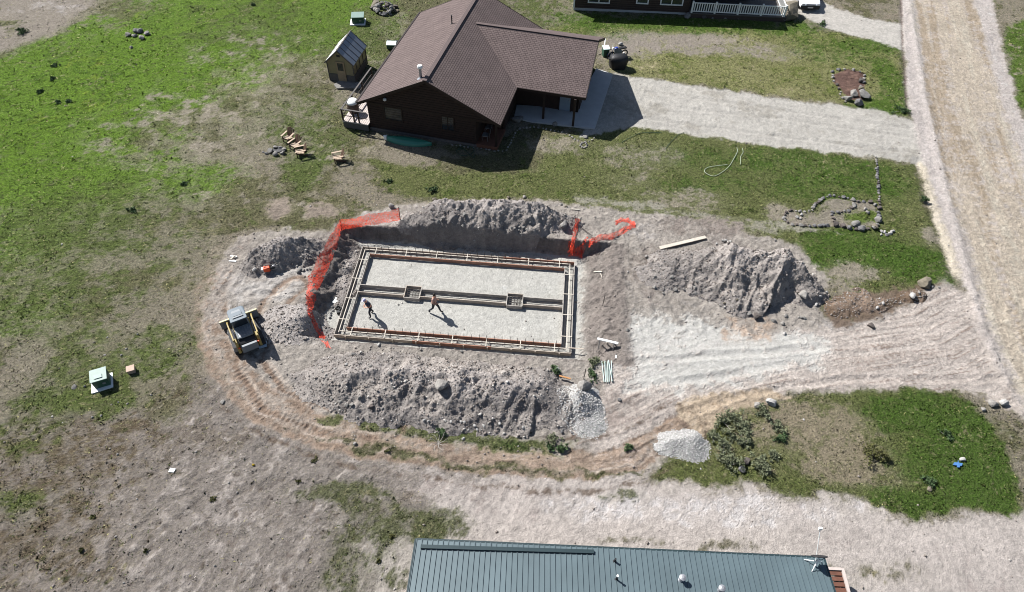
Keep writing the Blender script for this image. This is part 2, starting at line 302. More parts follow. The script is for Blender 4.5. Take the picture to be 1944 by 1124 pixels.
# lawns to the right
m = zmask([(1010, 60), (1090, 40), (1500, 50), (1640, 75), (1705, 95), (1718, 215), (1640, 205), (1200, 145), (1165, 135), (1140, 90)], .7)
paint(m, A(150, 150, 100), (1, 0, .8)); paint(m*ss(-.3, .5, N2+N1)*.6, A(116, 128, 62), (1, 0, .6)); paint(m*ss(.1, .7, -N1-N4*.4)*.55, A(186, 174, 140), (.7, 0, .8))
for q in ((1250, 75, 7, 1.6, .8), (1180, 85, 3, 2.2, .8), (1330, 95, 6, 1.0, .7), (1460, 100, 4, 1.4, .45)): paint(blob(*q[:4])*q[4], A(160, 150, 140), (.3, 0, .6))
for q in ((1250, 45, 9, 1.6, .8), (1130, 40, 5, 3, .7), (1430, 50, 7, 1.5, .7), (1530, 70, 3, 4, .4), (1640, 90, 4, 2, .7), (1690, 150, 1.6, 4, .8), (1680, 205, 3, 1.4, .9), (1600, 100, 4, 2, .5)): paint(blob(*q[:4])*q[4], A(90, 118, 42), (1, 0, .3))
m = zmask([(700, 300), (860, 330), (1010, 330), (1050, 255), (1215, 240), (1300, 252), (1460, 275), (1600, 292), (1735, 312), (1765, 400), (1790, 480), (1780, 540), (1640, 560), (1560, 520), (1520, 470), (1440, 440), (1200, 410), (1080, 385), (760, 375)], .5)
paint(m, A(118, 124, 76), (1, 0, .6)); paint(m*ss(-.1, .6, N2+N1*.5)*.5, A(94, 110, 52), (1, 0, .4)); paint(m*ss(.25, .7, -N2*.6+N4*.5)*.5, A(150, 148, 112), (.9, 0, .9))
for q in ((1500, 310, 7, 1.8, .6), (1560, 350, 5, 1.6, .6), (1310, 300, 5, 1.4, .5), (1650, 480, 4, 2.2, .8), (1740, 500, 2, 2.2, .7), (1550, 500, 2, 1.6, .5), (1680, 340, 2, 2.5, .6), (1340, 350, 4, 1.2, .45)): paint(blob(*q[:4])*q[4], A(84, 112, 42), (1, 0, .2))
for q in ((1290, 380, 3, 1.2, .55), (1230, 300, 3, 1.6, .5), (1485, 405, 1.2, .9, .8), (1200, 340, 2, 1.2, .4), (1620, 520, 2, .8, .8), (1560, 545, 2, .6, .6), (1060, 275, 2.5, 1, .6), (1765, 450, .9, 1, .7)): paint(blob(*q[:4])*q[4], A(165, 155, 140), (.5, 0, .9))
m = zmask([(1085, 372), (1240, 385), (1400, 415), (1480, 420), (1600, 440), (1450, 440), (1300, 410), (1100, 385)], .3); paint(m*.6, A(170, 165, 150), (.4, 0, .5))
# site dirt
m = zmask([(452, 450), (520, 432), (600, 440), (650, 418), (770, 385), (1060, 385), (1180, 400), (1330, 418), (1440, 442), (1520, 470), (1570, 520), (1560, 600), (1640, 605), (1700, 590), (1790, 530), (1830, 560), (1944, 560), (2100, 900), (1944, 780), (1850, 745), (1700, 733), (1560, 742), (1450, 760), (1350, 790), (1325, 860), (1250, 880), (1150, 888), (1000, 880), (760, 852), (600, 825), (500, 795), (430, 735), (388, 670), (385, 590), (405, 520)], .45)
site = m.copy(); paint(m, DIRT, (0, 0, 0)); paint(m*ss(-.1, .6, N1+N2*.5)*.6, A(206, 198, 192)); paint(m*ss(.1, .7, -N1+N4*.3)*.5, A(160, 150, 144))
for q in ((1130, 560, 1.8, 2.5, .7), (1240, 510, 2.4, 2, .5), (1330, 430, 4, .8, .6)): paint(blob(*q[:4])*q[4], A(156, 144, 136), (0, 0, 0))
for q in ((520, 545, 2.5, .9, .8), (560, 620, 2, 1.0, .6), (480, 560, 1.5, .8, .6), (550, 510, 1.6, .5, .8)): paint(blob(*q[:4])*q[4], A(205, 198, 192), (0, .2, 0))
for q in ((530, 395, 1.2, .9, .9), (610, 398, 1.4, .8, .9)): paint(blob(*q[:4])*q[4], A(160, 146, 134), (0, 0, 0))
m = zmask([(1600, 560), (1720, 540), (1790, 535), (1700, 600), (1580, 625), (1560, 590)], .3); paint(m*.8, A(128, 110, 96), (.2, 0, .2))
# lower gravel driveway
m = zmask([(780, 905), (1000, 898), (1230, 903), (1400, 922), (1560, 933), (1700, 978), (1800, 984), (1925, 968), (2100, 960), (2300, 1500), (700, 1500), (690, 1040), (820, 1000), (830, 950)], 1.2)
low = m.copy(); paint(m, A(200, 190, 183), (0, .5, 0)); paint(m*ss(0, .6, N1+N2*.3)*.5, A(188, 176, 170), (0, .6, 0)); paint(blob(1300, 965, 8, .8)*.5, A(212, 206, 204), (0, 1, 0)); paint(blob(900, 930, 4, .6)*.4, A(160, 148, 142), (.2, .3, 0))
zone_id[m > .5] = 3
for q in ((640, 935, 2, .6, .7), (700, 965, 1.8, .9, .6), (745, 1000, 2.0, 1.0, .7), (820, 995, 1.8, .7, .7), (1180, 942, 1.2, .3, .5), (650, 1050, .9, 1.6, .6), (740, 1070, 1.6, 1.6, .55), (690, 1110, 2, .6, .4)): paint(blob(*q[:4])*q[4], A(106, 110, 76), (1, 0, .6))
for q in ((1380, 1040, 1.6, .25, .6), (1200, 1025, 1.5, .2, .5), (1700, 1090, 2, .5, .4), (1600, 1095, 1.4, .4, .4)): paint(blob(*q[:4])*q[4], A(125, 120, 96), (.8, .2, .3))
# right-hand green island
m = zmask([(1345, 792), (1400, 775), (1500, 762), (1590, 740), (1650, 733), (1760, 738), (1850, 768), (1900, 830), (1935, 930), (1925, 968), (1800, 980), (1700, 976), (1560, 932), (1400, 920), (1232, 905), (1262, 872), (1325, 865), (1340, 830)], .3)
isl = m.copy(); zone_id[m > .5] = 0; paint(m, A(112, 120, 70), (1, 0, .5)); paint(m*ss(0, .7, N2)*.5, A(90, 108, 50), (1, 0, .3))
for q in ((1560, 800, 3.2, 1.6, .75), (1600, 860, 3, 1.8, .75), (1520, 840, 3, 1.5, .5), (1660, 920, 2.5, .8, .5), (1450, 800, 2, 1, .5), (1420, 860, 2, 1, .4)): paint(m*blob(*q[:4])*q[4], A(158, 146, 124), (.7, 0, 1))
for q in ((1780, 790, 3.5, 1.8, .9), (1820, 880, 3.4, 2.2, .9), (1740, 950, 3.4, .9, .8), (1880, 930, 1.6, 1.2, .8), (1700, 780, 2, 1, .6)): paint(m*blob(*q[:4])*q[4], A(84, 110, 44), (1, 0, .35))
paint(blob(1850, 860, 2.2, 3.0)*(1-m)*.5*ss(-.2, .5, N2), A(170, 168, 150), (.6, .3, .5))
# driveways
m = zmask([(1130, 132), (1165, 138), (1210, 146), (1500, 190), (1640, 206), (1722, 222), (1760, 260), (1760, 318), (1730, 306), (1600, 291), (1450, 275), (1300, 254), (1205, 240), (1100, 262)], .35)
paint(m, A(198, 193, 185), (0, .8, 0)); paint(m*ss(.0, .5, N2*.5+N1)*.6, A(176, 170, 160)); zone_id[m > .5] = 2
m = zmask([(1510, -80), (1556, -30), (1556, 0), (1580, 15), (1650, 36), (1700, 43), (1740, 50), (1745, 110), (1706, 93), (1671, 78), (1633, 74), (1567, 53), (1510, 22), (1480, -10)], .4)
paint(m, A(204, 198, 190), (0, .7, 0)); zone_id[m > .5] = 2
# main road
RL = W([(1702, -300), (1708, 0), (1722, 190), (1752, 310), (1795, 470), (1830, 545), (1905, 680), (1960, 790), (2050, 1000)])
m = zmask([(1702, -300), (1709, 0), (1722, 190), (1752, 310), (1795, 470), (1830, 545), (1850, 620), (1900, 720), (1944, 790), (2030, 1000), (2400, 1000), (2200, 500), (1935, 220), (1915, 130), (1895, 55), (1885, 0), (1850, -300)], .4, .5)
road = m.copy(); paint(m, ROAD, (0, .25, 0)); paint(m*ss(0, .6, N1)*.5, A(196, 190, 186)); paint(m*ss(.1, .5, N4+N2*.5)*.6, A(184, 176, 172)); paint(m*ss(.1, .5, -N4)*.5, A(220, 215, 209)); zone_id[m > .5] = 1
cen = W([(1765, -300), (1790, 0), (1830, 180), (1890, 380), (1975, 640), (2100, 900)])
d, sd, S, K = line_sd(X, Y, cen); stre = fbm(S*.05, sd*1.6, 1, 4, 3, .6); str2 = fbm(S*.06, sd*4, 1, 3, 6)
paint(m*(.5+.5*ss(-.5, .5, stre))*ss(3.6, 2.3, d+stre*.8), SAND, (0, .1, 0)); paint(m*ss(.05, .5, stre)*.6*ss(5, 2, d), A(208, 198, 182)); paint(m*ss(.05, .45, -stre)*.75*ss(4, 2.4, d), A(180, 163, 142)); paint(m*ss(.1, .5, -str2)*.25, A(186, 172, 156))
paint(m*ss(.25, .6, str2)*.3*ss(2.5, 3.2, d), A(224, 216, 212)); H += m*str2*.008
paint(road*ss(3.0, 3.6, sd*-1)*ss(7, 5, -sd)*.5, A(206, 196, 191)); H += m*.12*np.exp(-((-sd-3.3)/.35)**2)
m = zmask([(1905, 55), (1990, 20), (2600, 0), (2600, 600), (2000, 300), (1940, 210), (1922, 150)], .4); paint(m, A(100, 126, 50), (1, 0, .5)); paint(m*ss(0, .5, -N2)*.7, A(176, 165, 145), (.5, 0, .7)); zone_id[m > .5] = 0
# road edge rut line
d, sd, S, K = line_sd(X, Y, W([(1708, -60), (1714, 90), (1722, 205)])); H -= .09*np.exp(-(d/.12)**2); paint(np.exp(-(d/.14)**2)*.7, A(120, 105, 98))
d, sd, S, K = line_sd(X, Y, W([(1750, 310), (1775, 390), (1800, 470), (1818, 520)])); H -= .14*ss(.0, .25, -sd)*ss(.9, .3, -sd)*(d < 1.2); paint(ss(.6, .1, d)*.6, A(218, 206, 186))
# access track & gravel pad
m = zmask([(1190, 640), (1300, 640), (1560, 625), (1640, 618), (1700, 600), (1790, 545), (1835, 560), (1960, 800), (1850, 748), (1700, 735), (1560, 742), (1450, 752), (1360, 765), (1250, 800), (1180, 860), (1120, 880), (1110, 800), (1150, 745)], .4)
trk = m*(1-road); paint(m*(1-road*.6), TRK, (0, .1, 0)); zone_id[(m > .5) & (zone_id == 0)] = 3
arc = W([(1110, 868), (1200, 840), (1290, 790), (1400, 735), (1600, 690), (1800, 660), (1930, 590), (1980, 500)])
d, sd, S, K = line_sd(X, Y, arc); stre = fbm(S*.22, sd*2.6, 1, 4, 2, .7); st2 = fbm(S*.4, sd*6, 1, 3, 5)
lo_ = zmask([(1080, 840), (1110, 700), (1190, 720), (1400, 720), (1340, 800), (1330, 860), (1200, 890), (1090, 885)], .5); tf = np.clip(trk+lo_, 0, 1)
st3_ = fbm(S*.35+sd*.2, sd*9, 1, 3, 7, .7); paint(tf*ss(.05, .45, stre)*.4, A(188, 173, 163)); paint(tf*ss(.08, .4, -st2)*.6, A(218, 207, 198)); paint(tf*ss(.25, .4, st3_)*.7, A(164, 147, 137)); H += tf*(stre*.035+st2*.03+st3_*.025)
m = zmask([(1196, 598), (1240, 596), (1310, 600), (1380, 618), (1470, 628), (1560, 640), (1575, 670), (1560, 695), (1480, 708), (1400, 722), (1330, 745), (1220, 745), (1195, 735), (1205, 690), (1190, 650)], 1.0)
paint(m*(.7+.3*ss(-.4, .4, N2)), GRV, (0, .8, 0)); paint(m*ss(.1, .5, stre)*.5, A(200, 192, 188)); H -= m*tf*(st2*.03+stre*.03); zone_id[m > .6] = 4
m = zmask([(1285, 770), (1330, 745), (1450, 735), (1510, 755), (1440, 770), (1360, 790), (1345, 820), (1290, 812)], .3); paint(m*.8, TAN, (0, 0, 0)); st3 = fbm(X*1.4+Y*.8, Y*.3-X*.2, 1.6, 3, 4); H += m*st3*.09; paint(m*ss(.1, .5, st3)*.4, A(170, 146, 122))
m = zmask([(1370, 600), (1470, 600), (1480, 640), (1380, 650)], .4); paint(m*.5, A(196, 172, 152))
m = zmask([(1140, 745), (1230, 745), (1240, 800), (1150, 830)], .4); paint(m*.5, A(172, 158, 150)); H += m*N2*.1
# ring track around the spoil
ring = W([(470, 430), (425, 480), (402, 540), (400, 620), (430, 700), (500, 770), (600, 814), (720, 846), (850, 864), (1000, 878), (1120, 880), (1200, 866), (1290, 815)])
d, sd, S, K = line_sd(WX*.5+X*.5, WY*.5+Y*.5, ring); st4 = fbm(S*.3, sd*4, 1, 4, 6, .65)
dk_ = np.exp(-((d-1.45)/.22)**2)*ss(13, 40, S+20)*(sd < 0 if False else 1); rm = ss(1.2-.25*ss(20, 24, S), .85-.25*ss(20, 24, S), d)*ss(13, 40, S+20); paint(dk_*.45, A(112, 96, 84)); paint(rm*.7, A(180, 158, 140), (0, 0, 0)); paint(rm*ss(.05, .5, st4)*.6, A(150, 130, 116)); paint(rm*ss(.1, .6, -st4)*.5, A(208, 190, 178)); H += rm*st4*.07
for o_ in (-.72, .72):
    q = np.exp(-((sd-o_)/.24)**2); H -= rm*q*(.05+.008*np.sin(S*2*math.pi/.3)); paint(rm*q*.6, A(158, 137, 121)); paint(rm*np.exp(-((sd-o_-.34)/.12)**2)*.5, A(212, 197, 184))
# grass strip inside the ring
m = zmask([(596, 786), (700, 793), (860, 812), (1000, 832), (1082, 842), (1078, 860), (960, 856), (830, 838), (700, 822), (630, 812)], .3, 1.2)
paint(m*ss(-.5, .3, N2+.3), A(112, 118, 78), (1, 0, .6)); paint(m*ss(0, .6, N2)*.6, A(80, 100, 50), (1, 0, .3)); paint(m*ss(.1, .5, -N1)*.8, A(192, 182, 170), (.2, 0, .3))
m = zmask([(600, 826), (760, 855), (900, 875), (1080, 888), (1220, 893), (1215, 899), (1000, 897), (800, 876), (660, 850)], .25, 1.2); paint(m*.75, A(96, 98, 66), (1, 0, .3))

ring2 = W([(500, 590), (540, 610), (560, 660), (520, 720)])
tr = W([(560, 540), (520, 575), (470, 690), (520, 760), (620, 800), (740, 812)])
d, sd, S, K = line_sd(X, Y, tr)
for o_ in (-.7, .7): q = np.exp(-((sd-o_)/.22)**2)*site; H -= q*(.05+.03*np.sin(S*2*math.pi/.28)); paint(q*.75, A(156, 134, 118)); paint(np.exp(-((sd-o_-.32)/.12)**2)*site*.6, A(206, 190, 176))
for q in ([(455, 500), (500, 540), (600, 548)], [(480, 560), (540, 552), (600, 560)], [(1170, 440), (1190, 520), (1230, 600)], [(1215, 440), (1240, 520), (1290, 600)], [(1150, 500), (1160, 560), (1170, 620)], [(420, 560), (450, 510), (520, 470)], [(1180, 690), (1300, 680), (1560, 660)], [(1190, 740), (1330, 720), (1500, 690)], [(1250, 800), (1400, 750), (1600, 720), (1900, 720)],
          [(1240, 200), (1500, 228), (1740, 262)], [(1230, 175), (1500, 212), (1735, 245)], [(1205, 222), (1450, 256), (1740, 290)]):
    d, sd, S, K = line_sd(WX*.3+X*.7, WY*.3+Y*.7, W(q)); g = np.exp(-(d/.2)**2)*(.4+.6*ss(-.3, .3, fbm(S, S*0+3, .5, 2, 3))); H -= g*.06; H += np.exp(-((d-.35)/.12)**2)*.035; paint(g*.3, col*.8)
# rough dirt relief
rough = np.clip(site-trk, 0, 1)*(1-rm*.6); H += rough*(N4*.05+fbm(X, Y, 2.2, 3, 7)*.07)
H += np.clip(1-site-road-trk-low, 0, 1)*(N4*.03+N2*.035)*ss(75, 55, np.hypot(X, Y-30))
# pit colours
pt = pit_t(X, Y); fl = 1-ss(-.2, .35, pt); H += -.0*fl
wallm = ss(-.1, .3, pt)*ss(1.3, .95, pt); paint(wallm*.8, A(150, 140, 134), (0, 0, 0)); H += wallm*(N4*.08+N2*.12+fbm(X, Y, 2.8, 4, 5, .7)*.18*ss(2, 0, floc(X, Y)[0]))*ss(0, .3, pt)*ss(1.2, .8, pt)
H -= fl*np.clip(site, 0, 1)*rough*(N4*.05+fbm(X, Y, 2.2, 3, 7)*.07)*.8
paint(fl, FLOOR, (0, .9, 0)); paint(fl*ss(0, .6, N1*.7+N2*.5)*.5, A(190, 186, 178), (0, .8, 0)); paint(fl*ss(.2, .6, -N2)*.3, A(220, 218, 214)); zone_id[(fl > .5)] = 5
# garden soils
m = zmask([(1581, 142), (1610, 132), (1640, 138), (1642, 160), (1640, 190), (1612, 190), (1598, 170), (1582, 158)], .15, .2); paint(m, A(112, 88, 80), (.2, 0, 0)); paint(m*ss(0, .4, N4+N2*.5)*.7, A(140, 112, 100)); paint(m*ss(.2, .6, -N4)*.6, A(84, 60, 54))
m = zmask([(1488, 408), (1510, 400), (1545, 400), (1572, 375), (1610, 378), (1662, 385), (1666, 430), (1600, 430), (1500, 428)], .15, .2); paint(m*.7, A(158, 148, 136), (.4, 0, .5)); paint(blob(1640, 413, 1.2, .5)*.8, A(104, 126, 50), (1, 0, .2))
N5 = fbm(X, Y, .7, 5, 2, .8); N6 = fbm(X, Y, 5.5, 3, 3, .8); bare = 1-np.clip(msk[..., 0]*1.3, 0, 1)
paint(np.clip(msk[..., 0], 0, 1)*ss(.12, .4, N6)*ss(-.3, .3, N5)*.45, A(166, 158, 122)); paint(np.clip(msk[..., 0], 0, 1)*ss(.15, .4, -N6)*.4, A(74, 84, 44))
col = np.clip(col*(1+.06*N4[..., None])*(1-.13*bare[..., None])*(1+bare*(1-.55*msk[..., 1])*(.26*N5+.3*N6))[..., None]*(1+bare[..., None]*np.array([.0, .002, -.015])), .004, .8)

def sheet(name, mask_faces, Xs, Ys, Hs, cols, msks, mat, normals=True, parent=None):
    ny, nx = Xs.shape; idx = np.arange(ny*nx).reshape(ny, nx)
    q = np.stack([idx[:-1, :-1], idx[:-1, 1:], idx[1:, 1:], idx[1:, :-1]], -1)[mask_faces]
    used, inv = np.unique(q, return_inverse=True); q = inv.reshape(-1, 4)
    co = np.stack([Xs.ravel(), Ys.ravel(), Hs.ravel()], 1)[used].astype(np.float32)
    me = bpy.data.meshes.new(name); me.vertices.add(len(co)); me.vertices.foreach_set('co', co.ravel())
    me.loops.add(q.size); me.loops.foreach_set('vertex_index', q.ravel().astype(np.int32)); me.polygons.add(len(q))
    me.polygons.foreach_set('loop_start', np.arange(0, q.size, 4, dtype=np.int32)); me.polygons.foreach_set('loop_total', np.full(len(q), 4, np.int32))
    me.update(calc_edges=True); me.polygons.foreach_set('use_smooth', np.ones(len(q), bool))
    for nm, arr in (('Col', cols), ('Msk', msks)):
        a = me.attributes.new(nm, 'FLOAT_COLOR', 'POINT'); c = np.ones((len(used), 4), np.float32); c[:, :3] = arr.reshape(-1, 3)[used]; a.data.foreach_set('color', c.ravel())
    if normals:
        gy = np.gradient(Hs, axis=0)/np.gradient(Ys, axis=0); gx = np.gradient(Hs, axis=1)/np.gradient(Xs, axis=1)
        nn = np.stack([-gx, -gy, np.ones_like(gx)], -1).reshape(-1, 3)[used]; nn /= np.linalg.norm(nn, axis=1, keepdims=True)
        me.normals_split_custom_set_from_vertices(nn.astype(np.float32))
    me.materials.append(mat); o = bpy.data.objects.new(name, me); SC.collection.objects.link(o)
    if parent is not None: o.parent = parent
    return o
fid = zone_id[:-1, :-1]
for i, nm in enumerate(('ground', 'road', 'driveway', 'path', 'gravel_pad', 'pit_floor')):
    if (fid == i).any(): tag(sheet(nm, fid == i, X, Y, H, col, msk, EARTH), kind='structure')
def gidx(x, y): return np.clip(np.searchsorted(GY, y), 0, NY-1), np.clip(np.searchsorted(GX, x), 0, NX-1)

# ------------------------------------------------------------------ spoil piles (things)
PL = {'north_spoil_pile': ('dirt_pile', 'long grey spoil pile between the lawn and the pit back wall', 'dirt pile'),
      'west_spoil_pile': ('dirt_pile', 'humped grey dirt pile beside the red machine, left of the orange fence', 'dirt pile'),
      'tracked_spoil_mound': ('dirt_mound', 'low pale mound with tread marks right of the yellow loader', 'dirt mound'),
      'south_spoil_pile': ('dirt_pile', 'longest grey spoil pile, along the near side of the foundation', 'dirt pile'),
      'east_spoil_pile': ('dirt_pile', 'tall multi-peaked brown grey dirt pile near the pale plank', 'dirt pile'),
      'topsoil_berm': ('dirt_berm', 'low dark brown clumpy topsoil berm by the access track mouth', 'dirt berm'),
      'gravel_pile': ('gravel_pile', 'pale crushed gravel pile at the end of the long spoil pile', 'gravel pile'),
      'small_gravel_pile': ('gravel_pile', 'small flat gravel heap beside the tan dirt and sagebrush', 'gravel pile'),
      'pit_edge_clods': ('dirt_mound', 'dark cloddy bank of dirt inside the orange fence at the pit edge', 'dirt mound')}
for p in PILES:
    b = p.bb; xs = np.arange(b[0], b[1], .07); ys = np.arange(b[2], b[3], .07); PX, PY = np.meshgrid(xs, ys); ph = p.h(PX, PY)
    others = np.full(PX.shape, -1.0)
    gh = ground_h(PX, PY); hz = gh+ph*1.0
    keep = (ph > -.06); kf = keep[:-1, :-1] & keep[1:, 1:] & keep[1:, :-1] & keep[:-1, 1:]
    n1 = fbm(PX, PY, .5, 4, p.seed); n2 = fbm(PX, PY, 2.5, 4, p.seed+2)
    if 'gravel' in p.name: c = np.array(A(210, 208, 204, 2.2))*(.97+.3*fbm(PX, PY, 5, 3, 4, .8)[..., None]+.08*n2[..., None]); mk = np.zeros(PX.shape+(3,)); mk[..., 1] = 1
    else:
        c0 = np.array(A(182, 173, 165) if 'topsoil' not in p.name else A(150, 130, 114)); c1 = np.array(A(152, 145, 140) if 'topsoil' not in p.name else A(118, 100, 84))
        f = ss(-.4, .4, n1+n2*.4)[..., None]; c = c0*f+c1*(1-f)
        tp = ss(.45, .85, ph/p.z.max())[..., None]; c = c*(1-tp*.5)+np.array(A(208, 198, 191) if 'topsoil' not in p.name else A(160, 140, 122))*tp*.5
        if p.name == 'tracked_spoil_mound': c = c*.4+np.array(A(196, 188, 182))*.6
        mk = np.zeros(PX.shape+(3,))
        if p.name == 'tracked_spoil_mound':
            for o_ in (0, .55, 1.1): hz = hz+.03*np.sin((PX*.9+PY*.5)*2*math.pi/.3)*np.exp(-((PX-PY*.5-PX[0, 0]-o_*2+PY[0, 0]*.5-2.5)/.35)**2)
    nm, lb, ct = PL[p.name]; o = sheet(nm, kf, PX, PY, hz, c, mk, EARTH); tag(o, lb, ct)

# ------------------------------------------------------------------ grass tufts, weeds, rubble
def soup(name, V, F3, cols, mat, label, cat, nrm=None):
    me = bpy.data.meshes.new(name); me.vertices.add(len(V)); me.vertices.foreach_set('co', V.astype(np.float32).ravel()); n = len(F3)
    me.loops.add(n*3); me.loops.foreach_set('vertex_index', F3.astype(np.int32).ravel()); me.polygons.add(n)
    me.polygons.foreach_set('loop_start', np.arange(0, n*3, 3, dtype=np.int32)); me.polygons.foreach_set('loop_total', np.full(n, 3, np.int32)); me.update(calc_edges=True)
    a = me.attributes.new('Col', 'FLOAT_COLOR', 'POINT'); c = np.ones((len(V), 4), np.float32); c[:, :3] = cols; a.data.foreach_set('color', c.ravel())
    if nrm is not None: me.normals_split_custom_set_from_vertices(nrm.astype(np.float32))
    me.materials.append(mat); o = bpy.data.objects.new(name, me); SC.collection.objects.link(o); return tag(o, label, cat, kind='stuff')
def attr_mat(name, rough=.8, tl=.0):
    m = bpy.data.materials.new(name); m.use_nodes = True; n = m.node_tree.nodes; b = n['Principled BSDF']; a = n.new('ShaderNodeAttribute'); a.attribute_name = 'Col'
    m.node_tree.links.new(a.outputs['Color'], b.inputs['Base Color']); b.inputs['Roughness'].default_value = rough; b.inputs['Specular IOR Level'].default_value = .15
    return m
MG = attr_mat('grass_blades'); MR = attr_mat('loose_rubble', .95)
def scatter(n, gain):
    """random ground points, seen roughly evenly by area in the photo"""
    px = RNG.uniform(-120, 2064, n); py = RNG.uniform(-60, 1200, n)
    d = FW[None]*CF+RT[None]*(px-972)[:, None]+UP[None]*(562-py)[:, None]; t = CH/-d[:, 2]; x = d[:, 0]*t; y = d[:, 1]*t
    iy, ix = gidx(x, y); return x, y, iy, ix
n = 520000; x, y, iy, ix = scatter(n, 1); g = msk[iy, ix, 0]*(1-msk[iy, ix, 1]); clump = .5+.5*fbm(x, y, 1.1, 4, 6, .7)
k = (RNG.random(n) < g**2*ss(.25, .8, clump+.1*g)*.9) & (pit_t(x, y) > 1.2) & (pile_h(x, y) < -.06); x, y, iy, ix = x[k], y[k], iy[k], ix[k]; n = len(x)
z = H[iy, ix]; dist = np.sqrt(x*x+y*y+CH*CH); sz = (.045+.06*RNG.random(n)**2)*(dist/42)**.7
base = col[iy, ix]; grn = np.clip(base[:, 1:2]/(base[:, :1]+1e-4)-1.0, 0, 1.5)
tint = RNG.random((n, 1)); br = .65+.6*RNG.random((n, 1))
cg = base*(br+.2); straw = np.array(A(178, 172, 120)); dk = np.array(A(82, 102, 48)); cg = np.where(tint < .1, straw*(.6+.5*br), cg); cg = np.where(tint > .8, dk*(.5+.6*br)*(.6+.5*grn), cg)
V = []; Cc = []
for j in range(3):
    a = RNG.random(n)*2*math.pi; w = sz*(.35+.3*RNG.random(n)); lx, ly = (RNG.random(n)-.5)*sz*2.2, (RNG.random(n)-.5)*sz*2.2-sz*.2; ox, oy = (RNG.random(n)-.5)*sz*1.2, (RNG.random(n)-.5)*sz*1.2
    p0 = np.stack([x+ox-np.cos(a)*w, y+oy-np.sin(a)*w, z-.02], 1); p1 = np.stack([x+ox+np.cos(a)*w, y+oy+np.sin(a)*w, z-.02], 1); p2 = np.stack([x+ox+lx, y+oy+ly, z+sz*(.15+.3*RNG.random(n))], 1)
    V.append(np.stack([p0, p1, p2], 1)); Cc.append(np.repeat(cg[:, None]*(.85+.3*RNG.random((n, 1, 1))), 3, 1))
V = np.concatenate(V).reshape(-1, 3); Cc = np.concatenate(Cc).reshape(-1, 3); NN = RNG.normal(0, .28, (len(V)//3, 3)); NN[:, 2] = 1; NN /= np.linalg.norm(NN, axis=1, keepdims=True)
soup('grass', V, np.arange(len(V)).reshape(-1, 3), Cc, MG, 'short uneven grass and dry weeds over the lots', 'grass', np.repeat(NN, 3, 0))
# loose clods and pebbles
OCT = np.array([(1, 0, 0), (-1, 0, 0), (0, 1, 0), (0, -1, 0), (0, 0, 1), (0, 0, -1)], float); OF = np.array([(0, 2, 4), (2, 1, 4), (1, 3, 4), (3, 0, 4), (2, 0, 5), (1, 2, 5), (3, 1, 5), (0, 3, 5)])
n = 130000; x, y, iy, ix = scatter(n, 1); st = site[iy, ix]*(1-road[iy, ix])*(pit_t(x, y) > .05); pz = pile_h(x, y)
gp_ = np.zeros(n, bool)
for p in PILES:
    if 'gravel' in p.name: gp_ |= (x > p.bb[0]+.4) & (x < p.bb[1]-.3) & (y > p.bb[2]+.4) & (y < p.bb[3]-.3)
dens = np.where(gp_, 0, 1)*np.where(pz > 0, .75, .1*st*(1-.9*trk[iy, ix])+.02*(1-st)*(1-msk[iy, ix, 0]*.6))*ss(-.2, .4, fbm(x, y, .7, 3, 2)+.2); k = RNG.random(n) < dens; x, y, pz, iy, ix = x[k], y[k], pz[k], iy[k], ix[k]; n0_ = len(x); gx2, gy2, gg2 = [], [], []
for p in PILES:
    gr_ = 'gravel' in p.name; P = np.array(p.P); ar = (p.bb[1]-p.bb[0])*(p.bb[3]-p.bb[2]); m_ = int(ar*(260 if gr_ else 70)); xx = RNG.uniform(p.bb[0], p.bb[1], m_); yy = RNG.uniform(p.bb[2], p.bb[3], m_); hh = p.h(xx, yy)
    kk = hh > (-.05 if gr_ else -.02)
    gx2.append(xx[kk]); gy2.append(yy[kk]); gg2.append(np.full(kk.sum(), gr_))
x = np.concatenate([x]+gx2); y = np.concatenate([y]+gy2); pz = pile_h(x, y); grv_ = np.concatenate([np.zeros(n0_, bool)]+gg2); iy, ix = gidx(x, y); ext = np.arange(len(x)) >= n0_; n = len(x)
z = np.where(pz > 0, ground_h(x, y)+pz, H[iy, ix]); s = .02+np.where(pz > 0, .095, .07)*RNG.random(n)**3.2; s = np.where(ext, np.where(grv_, .02+.03*RNG.random(n), .015+.05*RNG.random(n)**2), s); q = RNG.normal(0, 1, (n, 6, 3))*.22+OCT; q *= s[:, None, None]*np.array([1, 1, .75]); V = q+np.stack([x, y, z+s*.2], 1)[:, None]
cb = np.where(RNG.random((n, 1)) < .14, np.array(A(206, 200, 192)), np.array(A(158, 148, 140)))*(.75+.45*RNG.random((n, 1)))
cb = np.where(grv_[:, None], np.array(A(214, 211, 206, 1.8))*(.7+.6*RNG.random((n, 1))), cb)
soup('rubble', V.reshape(-1, 3), (OF[None]+(np.arange(n)*6)[:, None, None]).reshape(-1, 3), np.repeat(cb, 6, 0), MR, 'loose clods and pebbles over the dirt', 'rubble')

